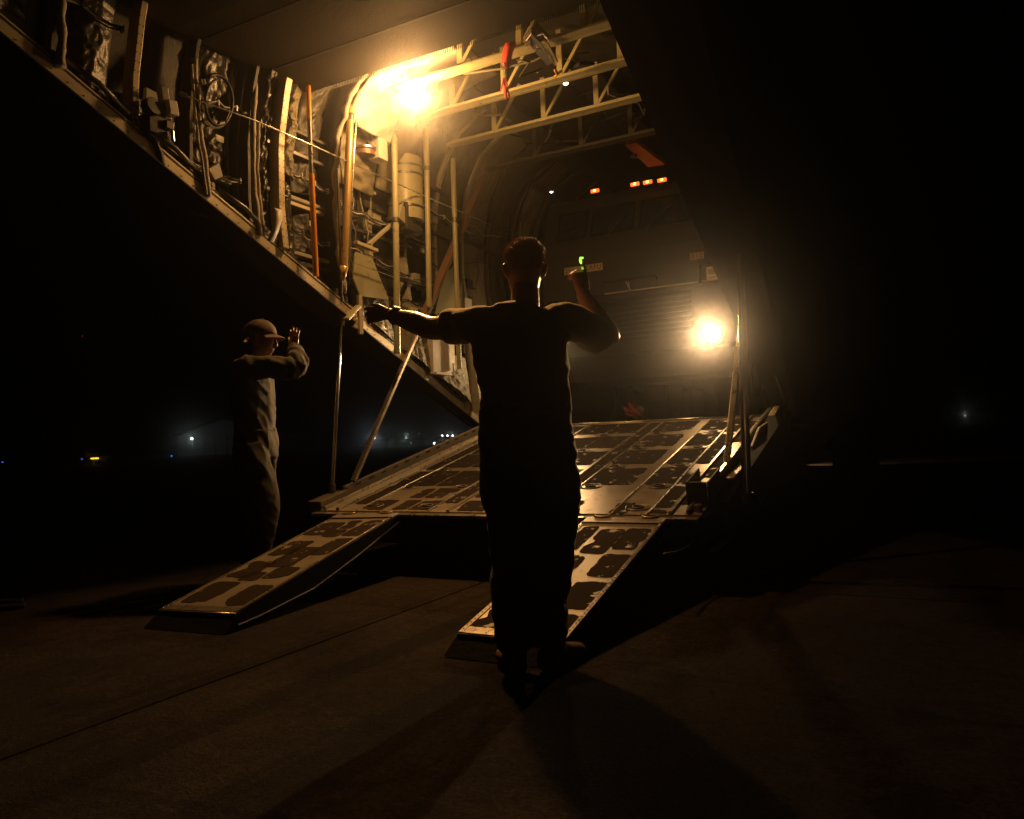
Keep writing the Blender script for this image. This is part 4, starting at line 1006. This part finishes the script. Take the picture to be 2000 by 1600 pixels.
def boot(name, par, m, Mw, ankle, toe_dir, L=.29):
    mb = MB(); a = Vector(ankle); d = Vector(toe_dir); d.z = 0; d.normalize(); sd = d.cross(V(0, 0, 1))
    z = lambda q, h_: V(q.x, q.y, h_)
    ring_tube(mb, [(z(a-d*.085, .052), .030, .045), (z(a-d*.05, .050), .040, .050), (z(a+d*.03, .052), .043, .052), (z(a+d*.10, .045), .048, .044), (z(a+d*.16, .038), .046, .037), (z(a+d*.195, .034), .032, .030)], sd, 16)
    limb(mb, [z(a, .06), z(a, .14), z(a, .26)], [.052, .050, .058], sd, 16)
    o = put(name, fuse(mb, .009, 2), m, par, Mw)
    sb = MB(); out = []
    for k in range(28):
        t = 2*math.pi*k/28; l_ = .06+.145*math.cos(t); w_ = (.047 if l_ > .02 else .040)*math.sin(t)
        out.append(z(a+d*l_+sd*w_, .002))
    sb.prism(out, V(0, 0, .026)).build('sole', M_['black'], o, M=Mw, bevel=.004)
    return o
def person_root(label, x, y, yaw):
    r = thing('person', label, 'person', (x, y, 0)); Mw = Matrix.Translation((x, y, 0)) @ Matrix.Rotation(yaw, 4, 'Z')
    return r, Mw

# ---- the man in the middle: back to the camera, left arm stretched out, right hand raised (local +y is away from the camera)
p1, B1 = person_root('man in tan T-shirt seen from behind, left arm stretched out, right hand raised', 1.2253, -1.7225, YAW)
sk = MB(); hc = V(.03, .03, 1.675)
head(sk, hc, V(-.12, 1, .0), k=1.02)
limb(sk, [V(.022, -.005, 1.40), V(.025, .0, 1.50), V(.03, .02, 1.60)], [.085, .064, .060], (1, 0, 0))
ring_tube(sk, [(V(0, 0, .92), .14, .09), (V(0, 0, 1.15), .15, .10), (V(.0, 0, 1.35), .165, .10), (V(.01, 0, 1.45), .13, .08)], (1, 0, 0))
LS, LE, LW = V(-.178, .01, 1.452), V(-.39, .19, 1.468), V(-.625, .385, 1.575)
limb(sk, [LS, LS.lerp(LE, .5), LE, LE.lerp(LW, .35), LW.lerp(LE, .08)], [.062, .058, .053, .052, .031], (0, 0, 1))
hand(sk, LW, V(-.80, .40, .06), V(.35, .85, -.25), V(0, .1, 1), .42, .06, 1.08, (.85, .42, .10), [.15, .35, .45, .5])
RS, RE, RW = V(.205, .01, 1.445), V(.385, .10, 1.372), V(.292, .19, 1.60)
limb(sk, [RS, RS.lerp(RE, .55), RE+V(.0, 0, -.005)], [.062, .056, .047], (0, 0, 1))
limb(sk, [RE, RE.lerp(RW, .12)+V(.012, 0, 0), RE.lerp(RW, .4)+V(.004, 0, 0), RW], [.048, .054, .052, .032], (1, 0, 0))
TIPS.clear()
hand(sk, RW, V(-.10, .06, 1), V(-.45, .85, -.1), V(1, .3, .2), .9, -.04, 1.08, (.80, .45, .45), [.06, 1.05, 1.15, 1.2])
INDEX = list(TIPS[0])
limb(sk, [V(-.08, 0, .92), V(-.07, .01, .55), V(-.074, -.09, .1)], [.08, .05, .036], (1, 0, 0))
limb(sk, [V(.09, 0, .92), V(.10, .04, .55), V(.074, -.03, .1)], [.08, .05, .036], (1, 0, 0))
put('body', fuse(sk, .0062, 2), M_['flesh'], p1, B1)
# T-shirt
sh = MB()
ring_tube(sh, [(V(.012, 0, 1.055), .192, .135), (V(.01, 0, 1.10), .190, .132), (V(.005, -.005, 1.20), .193, .130), (V(.0, -.01, 1.30), .203, .132), (V(.0, -.01, 1.38), .205, .128), (V(.008, -.005, 1.45), .185, .108), (V(.018, .0, 1.492), .13, .082), (V(.024, .005, 1.515), .078, .072)], (1, 0, 0), 30)
limb(sh, [V(-.10, 0, 1.435), LS, LS.lerp(LE, .35), LS.lerp(LE, .62)], [(.080, .085), (.080, .080), (.078, .076), (.080, .078)], (0, 0, 1), 18)
limb(sh, [V(.10, 0, 1.43), RS, RS.lerp(RE, .5), RS.lerp(RE, .84)], [(.080, .085), (.080, .082), (.078, .078), (.076, .074)], (0, 0, 1), 18)
put('shirt', fuse(sh, .010, 3, folds(.013, 5, 6, 2.)), M_['shirt'], p1, B1)
# trousers, one leg a little forward, thigh pockets
tr_ = MB()
ring_tube(tr_, [(V(.008, 0, 1.10), .186, .125), (V(.008, 0, 1.03), .198, .135), (V(.01, 0, .95), .208, .142), (V(.012, 0, .86), .205, .135)], (1, 0, 0), 28)
limb(tr_, [V(-.085, .0, .92), V(-.080, .01, .78), V(-.070, .02, .62), V(-.078, .0, .45), V(-.080, -.05, .28), V(-.074, -.09, .10)], [(.115, .125), (.113, .120), (.100, .108), (.088, .095), (.080, .088), (.070, .085)], (1, 0, 0), 20)
limb(tr_, [V(.10, .0, .92), V(.105, .02, .78), V(.112, .04, .62), V(.102, .03, .45), V(.084, .01, .28), V(.074, -.03, .10)], [(.112, .125), (.115, .120), (.102, .108), (.088, .095), (.078, .088), (.068, .082)], (1, 0, 0), 20)
ring_tube(tr_, [(V(.185, .01, .86), .03, .075), (V(.195, .02, .74), .036, .082), (V(.19, .03, .63), .028, .07)], (1, 0, 0), 14)
ring_tube(tr_, [(V(-.165, .01, .84), .03, .07), (V(-.165, .02, .74), .03, .075), (V(-.15, .02, .64), .02, .06)], (1, 0, 0), 14)
put('trousers', fuse(tr_, .011, 3, folds(.015, 4.5, 7, 5., .9)), M_['trousers'], p1, B1)
MB().path([V(.008+.180*math.cos(a), .120*math.sin(a), 1.075) for a in [2*math.pi*k/32 for k in range(33)]], .014, 8).build('belt', M_['black'], p1, M=B1, smooth=True)
boot('boot', p1, M_['boot'], B1, V(-.076, -.10, 0), V(-.25, 1, 0)); boot('boot', p1, M_['boot'], B1, V(.088, -.04, 0), V(.8, 1, 0))
# short hair: cap of hair with loose strands
def hair_on(hc, fdir, par, Mw, n=3200, seed=1, big=1.):
    rnd = random.Random(seed); f = Vector(fdir).normalized(); u = V(0, 0, 1); sd = f.cross(u)
    cap = MB()
    def sp_(a, b, r=1.):
        r *= big
        return hc+sd*math.sin(a)*math.cos(b)*.086*r+f*(math.sin(a)*math.sin(b)*.108*r-.004)+u*(math.cos(a)*.100*r+.036)
    def lim(b): return 1.45+.62*max(0., -math.sin(b))-.28*max(0, math.sin(b))
    cap.grid(lambda s_, t: sp_(.001+s_*lim(2*math.pi*t), 2*math.pi*t, 1+.012*noise.noise(V(s_*9, math.cos(6.28*t)*6, math.sin(6.28*t)*6))), 18, 40)
    o = cap.build('hair', M_['hair'], par, M=Mw, smooth=True); WM[o.name] = Mw
    hs = MB()
    for k in range(n):
        b = rnd.uniform(0, 2*math.pi); a = math.acos(1-rnd.random()*(1-math.cos(lim(b))))
        p = sp_(a, b, .99); nn = (p-hc-u*.03).normalized(); tg = (f*.9+u*.2); tg = tg-nn*tg.dot(nn); d = (nn*.42+tg*.8+V(rnd.uniform(-.22, .22), rnd.uniform(-.22, .22), rnd.uniform(-.15, .2))).normalized()
        L = rnd.uniform(.009, .022)*(1.4 if math.cos(a) > .3 else .6); t = d.cross(V(rnd.random(), rnd.random(), rnd.random())).normalized()*.0009
        hs.add([p-t, p+t, p+d*L], [(0, 1, 2)])
    me = bpy.data.meshes.new('hair_strands'); me.from_pydata(hs.v, [], hs.f); hs_ = link('hair_strands', me, M_['hair'], o, M=Mw); hs_['kind'] = 'stuff'
hair_on(hc, V(-.12, 1, 0), p1, B1, n=9000, big=1.03)
# wrist watch
wa = LW.lerp(LE, .18); ax = (LW-LE).normalized(); s1 = ax.cross(V(0, 0, 1)).normalized(); s2 = s1.cross(ax)
wt = MB().path([wa+(s1*math.cos(a)+s2*math.sin(a))*.036 for a in [2*math.pi*k/20 for k in range(21)]], .006, 8).build('wrist_watch', M_['black'], p1, M=B1, smooth=True)
MB().disc(wa+s2*.036, s2, .019, .010, 20).build('watch_case', M_['bright'], p1, M=B1, bevel=.002)
# green finger lights: small glowing sleeves on the index finger and thumb of the raised hand
gm = glow('green_glow', (.30, 1., .045), 2.2)
def finger_light(lab, a, b_, s_, nm):
    side = (RIGHT*-1); side = (B1.to_3x3().inverted() @ side).normalized(); back = V(0, -1, 0)
    pts = [B1 @ (INDEX[3].lerp(INDEX[4], t)+side*.0085+back*.003) for t in (a, (a+b_)/2, b_)] + ([B1 @ (INDEX[4]+(INDEX[4]-INDEX[3]).normalized()*.012+back*.003-side*q) for q in (-.004, .008)] if b_ > .9 else [])
    o = MB().path(pts, [.0042]+[.0052]*(len(pts)-2)+[.0045], 10).build('finger_light', glow(nm, (.30, 1., .045), s_), None, smooth=True)
    tag(o, lab, 'light', 'green finger lights')
finger_light('bright green finger light on the tip of the raised index finger', .1, 1.0, 2.4, 'green_glow_tip')
finger_light('dimmer green finger light below the raised fingertip, beside the thumb', -1.6, -.9, .7, 'green_glow_low')

# ---- the second man, at the left: flight suit and cap, facing right, right forearm raised (local x = to the right of the picture)
p2, B2 = person_root('man in flight suit and cap at the left, in profile, palm raised towards the ramp', -1.46, -.66, YAW-.12)
sk = MB(); h2 = V(.055, .0, 1.735); fd2 = V(1, .22, -.16)
head(sk, h2, fd2, V(.16, .03, 1).normalized(), 1.0)
limb(sk, [V(-.01, 0, 1.46), V(.01, 0, 1.55), V(.04, 0, 1.66)], [.082, .064, .060], (0, 1, 0))
ring_tube(sk, [(V(0, 0, .95), .09, .14), (V(0, 0, 1.2), .10, .15), (V(-.01, 0, 1.42), .09, .15)], (1, 0, 0))
S2, E2, W2 = V(.03, -.17, 1.515), V(.365, -.14, 1.505), V(.300, .03, 1.66)
limb(sk, [S2, E2], [.055, .045], (0, 0, 1)); limb(sk, [E2, E2.lerp(W2, .4), W2], [.045, .045, .029], (0, 0, 1))
hand(sk, W2, V(-.06, .10, 1), V(.30, .95, -.05), V(-1, .3, 0), .10, .12, 1.0, (.72, .62, .15), [.08, .10, .12, .18])
S3, E3, W3 = V(-.02, .17, 1.50), V(-.06, .22, 1.22), V(-.02, .20, .97)
limb(sk, [S3, E3, W3], [.055, .043, .029], (1, 0, 0)); hand(sk, W3, V(.1, 0, -1), V(0, -1, 0), V(1, 0, 0), .4, .06)
for s_ in (-1, 1): limb(sk, [V(0, s_*.09, .95), V(.03, s_*.09, .5), V(0, s_*.09, .1)], [.08, .055, .04], (1, 0, 0))
put('body', fuse(sk, .0062, 2), M_['flesh'], p2, B2)
su_ = MB()
ring_tube(su_, [(V(.0, 0, .90), .145, .185), (V(.005, 0, 1.0), .140, .185), (V(.005, 0, 1.10), .126, .175), (V(.0, 0, 1.20), .128, .185), (V(-.005, 0, 1.34), .135, .205), (V(-.01, 0, 1.45), .125, .205), (V(-.01, 0, 1.53), .10, .16), (V(.0, 0, 1.575), .078, .085)], (1, 0, 0), 28)
limb(su_, [V(-.01, -.10, 1.49), S2, S2.lerp(E2, .55), E2+V(.015, 0, -.01)], [(.085, .085), (.085, .082), (.074, .072), (.068, .066)], (0, 0, 1), 18)
limb(su_, [E2+V(.012, 0, -.012), E2.lerp(W2, .3)+V(.022, 0, 0), E2.lerp(W2, .65)+V(.01, 0, 0), E2.lerp(W2, .97)], [(.066, .066), (.066, .064), (.056, .054), (.044, .042)], (0, 1, 0), 18)
limb(su_, [V(-.01, .10, 1.48), S3, E3, W3.lerp(E3, .05)], [.085, .082, .066, .05], (1, 0, 0), 16)
limb(su_, [V(.0, -.10, .98), V(.03, -.105, .82), V(.085, -.11, .62), V(.09, -.11, .47), V(.04, -.10, .27), V(-.01, -.10, .10)], [(.118, .105), (.128, .108), (.120, .102), (.108, .095), (.088, .085), (.072, .072)], (1, 0, 0), 20)
limb(su_, [V(.0, .10, .98), V(-.02, .105, .82), V(-.03, .11, .60), V(-.04, .11, .45), V(-.07, .10, .27), V(-.10, .10, .10)], [(.118, .105), (.115, .105), (.100, .095), (.092, .088), (.080, .080), (.070, .070)], (1, 0, 0), 20)
fo2 = folds(.017, 6, 3.2, 9., 1.2)
def suit_disp(p, nn):
    a = fo2(p, nn)
    if p.x > .2 and p.z > 1.4:
        a += .011*(1-2*abs(noise.noise(V(p.x*9+p.y*14, p.y*20, p.z*6))))-.004
    return a
put('flight_suit', fuse(su_, .0095, 2, suit_disp), M_['suit'], p2, B2)
MB().path([V(.005+.126*math.cos(a), .174*math.sin(a), 1.085+.006*math.sin(2*a)) for a in [2*math.pi*k/32 for k in range(33)]], .009, 8).build('waist_band', M_['suit'], p2, M=B2, smooth=True)
MB().path([V(.012+.082*math.cos(a), .088*math.sin(a), 1.575+.022*math.cos(a)*-1) for a in [2*math.pi*k/28 for k in range(29)]], .014, 8).build('collar', M_['suit'], p2, M=B2, smooth=True)
MB().path([W2.lerp(E2, .13)+V(.034*math.cos(a), .034*math.sin(a), 0) for a in [2*math.pi*k/16 for k in range(17)]], .007, 6).build('cuff_band', M_['suit'], p2, M=B2, smooth=True)
boot('boot', p2, M_['boot'], B2, V(.0, -.10, 0), V(1, -.1, 0)); boot('boot', p2, M_['boot'], B2, V(-.09, .10, 0), V(1, .1, 0))
cp = MB(); f_ = fd2.normalized(); u_ = V(.16, .03, 1).normalized(); s_d = f_.cross(u_)
def cap_pt(a, b): return h2+s_d*math.sin(a)*math.cos(b)*.090+f_*(math.sin(a)*math.sin(b)*.112-.002)+u_*(math.cos(a)*.100+.040)
cp.grid(lambda s_, t: cap_pt(.001+s_*(1.5+.22*max(0, -math.sin(2*math.pi*t))), 2*math.pi*t), 14, 40)
cpo = cp.build('cap', M_['cap'], p2, M=B2, smooth=True, solid=.004); WM[cpo.name] = B2
def brim(s_, t):
    a = -1.15+2.3*t; r = .108+.068*s_*math.cos(a*.8)
    return h2+s_d*math.sin(a)*r*.86+f_*(math.cos(a)*r)+u_*(.048-.020*s_-.030*(math.sin(a)**2))
MB().grid(brim, 6, 20).build('brim', M_['cap'], cpo, M=B2, smooth=True, solid=.004)
MB().sphere(h2+u_*.143, .008, 8, 6).build('cap_button', M_['cap'], cpo, M=B2)
hair_on(h2-u_*.020-f_*.006, fd2, p2, B2, n=900, seed=4, big=1.03)
# ------------------------------------------------------------------ airfield
def far_lamp(name, px, py, d, r, col, s_, label, group=None, base=0., mast=True):
    p = at(px, py, d=d)
    root = thing(name, label, 'lamp', (p.x, p.y, base), group)
    MB().sphere(p, r*1.25, 10, 8).build('lens', glow('far_%s_%d' % (name, px), col, s_*.014), root, smooth=True)
    if mast and p.z > .6: MB().tube(V(p.x, p.y, base), V(p.x, p.y, p.z-r*.5), .09, .06, n=8).build('mast', M_['mast'], root)
    else: MB().tube(V(p.x, p.y, 0), V(p.x, p.y, max(.05, p.z)), .05, n=8).build('post', M_['mast'], root)
    return root, p
# hangar at the left
D = 170.
def far_box(name, label, cat, px0, px1, py0, py1, d, depth, m, roof=None, group=None):
    a = at(px0, py1, d=d); b_ = at(px1, py1, d=d); h_ = at((px0+px1)/2, py0, d=d).z
    a.z = b_.z = 0; t = (b_-a).normalized(); n_ = V(-t.y, t.x, 0)
    root = thing(name, label, cat, tuple((a+b_)/2), group)
    MB().prism([a, b_, b_+n_*depth, a+n_*depth], V(0, 0, h_)).build('wall', m, root)
    if roof: MB().prism([a-t*.3-n_*.3+V(0, 0, h_), b_+t*.3-n_*.3+V(0, 0, h_), b_+t*.3+n_*depth+V(0, 0, h_), a-t*.3+n_*depth+V(0, 0, h_)], V(0, 0, roof)).build('roof', M_['far_roof'], root)
    return root, a, b_, n_, h_
a = at(347, 884, d=D); b_ = at(520, 884, d=D); a.z = b_.z = 0; t = (b_-a).normalized(); n_ = V(-t.y, t.x, 0); Lh = (b_-a).length
hz0 = at(347, 852, d=D).z; hz1 = at(432, 820, d=D).z
hg_ = thing('hangar', 'pale gabled hangar behind a lit lamp mast at the far left', 'hangar', tuple((a+b_)/2))
MB().prism([a, b_, b_+V(0, 0, hz0), (a+b_)/2+V(0, 0, hz1), a+V(0, 0, hz0)], n_*40).build('wall', M_['far_wall'], hg_)
MB().prism([a+V(0, 0, hz0+.05)-t*.6-n_*.5, (a+b_)/2+V(0, 0, hz1+.05)-n_*.5, (a+b_)/2+V(0, 0, hz1+.5)-n_*.5, a+V(0, 0, hz0+.5)-t*.6-n_*.5], n_*41).build('roof', M_['far_roof'], hg_)
MB().prism([b_+V(0, 0, hz0+.05)+t*.6-n_*.5, (a+b_)/2+V(0, 0, hz1+.05)-n_*.5, (a+b_)/2+V(0, 0, hz1+.5)-n_*.5, b_+V(0, 0, hz0+.5)+t*.6-n_*.5], n_*41).build('roof', M_['far_roof'], hg_)
for k in range(4): MB().box(a+t*(Lh*(.3+.13*k))-n_*.1+V(0, 0, hz0*.42), (.25, .25, hz0*.84)).build('door_post', M_['far_roof'], hg_)
_, lp = far_lamp('apron_lamp', 375, 857, D-9, .17, (.85, 1, .95), 900, 'white apron lamp on a mast before the far left hangar')
lamp('apron_glow', 'POINT', lp-n_*.8, 45, (.85, 1, .95), _, .2)
far_lamp('edge_lamp', 410, 855, D-6, .05, (1, 1, 1), 60, 'faint small lamp on the wall of the far left hangar')
# low buildings between the men
far_box('terminal_shed', 'long low shed lit pale blue, left of the man in the middle', 'shed', 715, 757, 862, 870, 180, 14, M_['far_wall'], .5)
far_box('terminal_shed', 'long low dark grey shed right of the pale blue one', 'shed', 770, 816, 860, 869, 200, 14, M_['far_wall'], .5)
far_box('terminal_shed', 'low shed under the row of white mast lamps, right of the grey one', 'shed', 822, 900, 858, 868, 215, 14, M_['far_roof'], .5)
_, lp = far_lamp('apron_lamp', 731, 855, 172, .18, (.95, 1, 1), 1000, 'brightest white mast lamp, above the pale blue shed')
lamp('apron_glow', 'POINT', lp-V(0, 1, 0), 60, (.7, .85, 1), _, .2)
far_lamp('blue_lamp', 726, 867, 165, .22, (.05, .25, 1), 8, 'blue lamp low at the left end of the pale blue shed', mast=False)
for px, py, r, s_, lab in ((864, 851, .12, 500, 'first of the row of white mast lamps, nearest the dark shed'), (874, 851, .13, 520, 'second of the row of white mast lamps above the ramp edge'),
                           (884, 851, .13, 560, 'third and brightest of the row of white mast lamps'), (894, 851, .09, 400, 'last and smallest of the row of white mast lamps'),
                           (848, 866, .15, 420, 'white lamp low on the ground left of the ramp edge'), (750, 863, .07, 140, 'small white lamp on the roof line of the pale blue shed'), (819, 847, .04, 120, 'tiny white lamp high above the low sheds')):
    far_lamp('mast_lamp', px, py, 190, r, (.95, 1, .97), s_*2.2, lab, 'white mast lamps beyond the ramp')
_, lp = far_lamp('ground_lamp', 803, 866, 188, .10, (.8, 1, .9), 30, 'faint greenish lamp lighting the apron before the low sheds')
lamp('apron_glow', 'POINT', lp+V(0, -2, 1.5), 40, (.8, 1, .85), _, .2)
for px, py, lab in ((5, 903, 'blue taxiway light at the left edge of the picture'), (160, 897, 'blue taxiway light beside the yellow sign'), (335, 891, 'blue taxiway light before the far hangar')):
    far_lamp('taxiway_light', px, py, 70, .055, (.10, .16, 1.), 90, lab, 'blue taxiway lights')
tsg = at(185, 895.5, d=72)
ts_ = thing('taxiway_sign', 'small lit yellow taxiway sign low on the grass at the far left', 'sign', (tsg.x, tsg.y, 0))
MB().box(tsg, (.48, .48, .13), Matrix.Rotation(.3, 3, 'Z')).build('panel', glow('sign_yellow', (1, .62, .03), 2.2), ts_)
for s_ in (-.18, .18): MB().tube(V(tsg.x+s_, tsg.y, 0), V(tsg.x+s_, tsg.y, tsg.z-.06), .02, n=6).build('leg', M_['mast'], ts_)
far_lamp('red_beacon', 161, 657, 120, .05, (1, .03, .02), 60, 'small red obstruction light high in the dark sky at the left', mast=True)
# right hand side
far_box('terminal_shed', 'faint grey building block at the right edge of the picture', 'building', 1952, 2060, 764, 814, 160, 12, M_['far_wall'], .4)
far_box('terminal_shed', 'long faint low wall at the right, beside the small lamp', 'building', 1895, 1955, 806, 816, 155, 10, M_['far_wall'], .3)
_, lp = far_lamp('apron_lamp', 1885, 812, 150, .08, (.9, 1, 1), 150, 'small white lamp alone at the far right')
lamp('apron_glow', 'POINT', lp+V(0, 0, .5), 8, (.9, 1, .9), _, .2)
# ------------------------------------------------------------------ damp night air
hzb = MB().box((0, 150, 14), (836, 536, 31.0)).build('haze', M_['mast'])
tag(hzb, 'thin damp night air glowing round the lamps', 'haze', kind='stuff')
hm = bpy.data.materials.new('night_air'); hm.use_nodes = True; n = hm.node_tree.nodes; n.clear()
pv = n.new('ShaderNodeVolumePrincipled'); pv.inputs['Color'].default_value = (.92, .92, .92, 1); pv.inputs['Density'].default_value = HAZE; pv.inputs['Anisotropy'].default_value = .97
ou = n.new('ShaderNodeOutputMaterial'); hm.node_tree.links.new(pv.outputs[0], ou.inputs['Volume'])
hzb.data.materials.clear(); hzb.data.materials.append(hm)
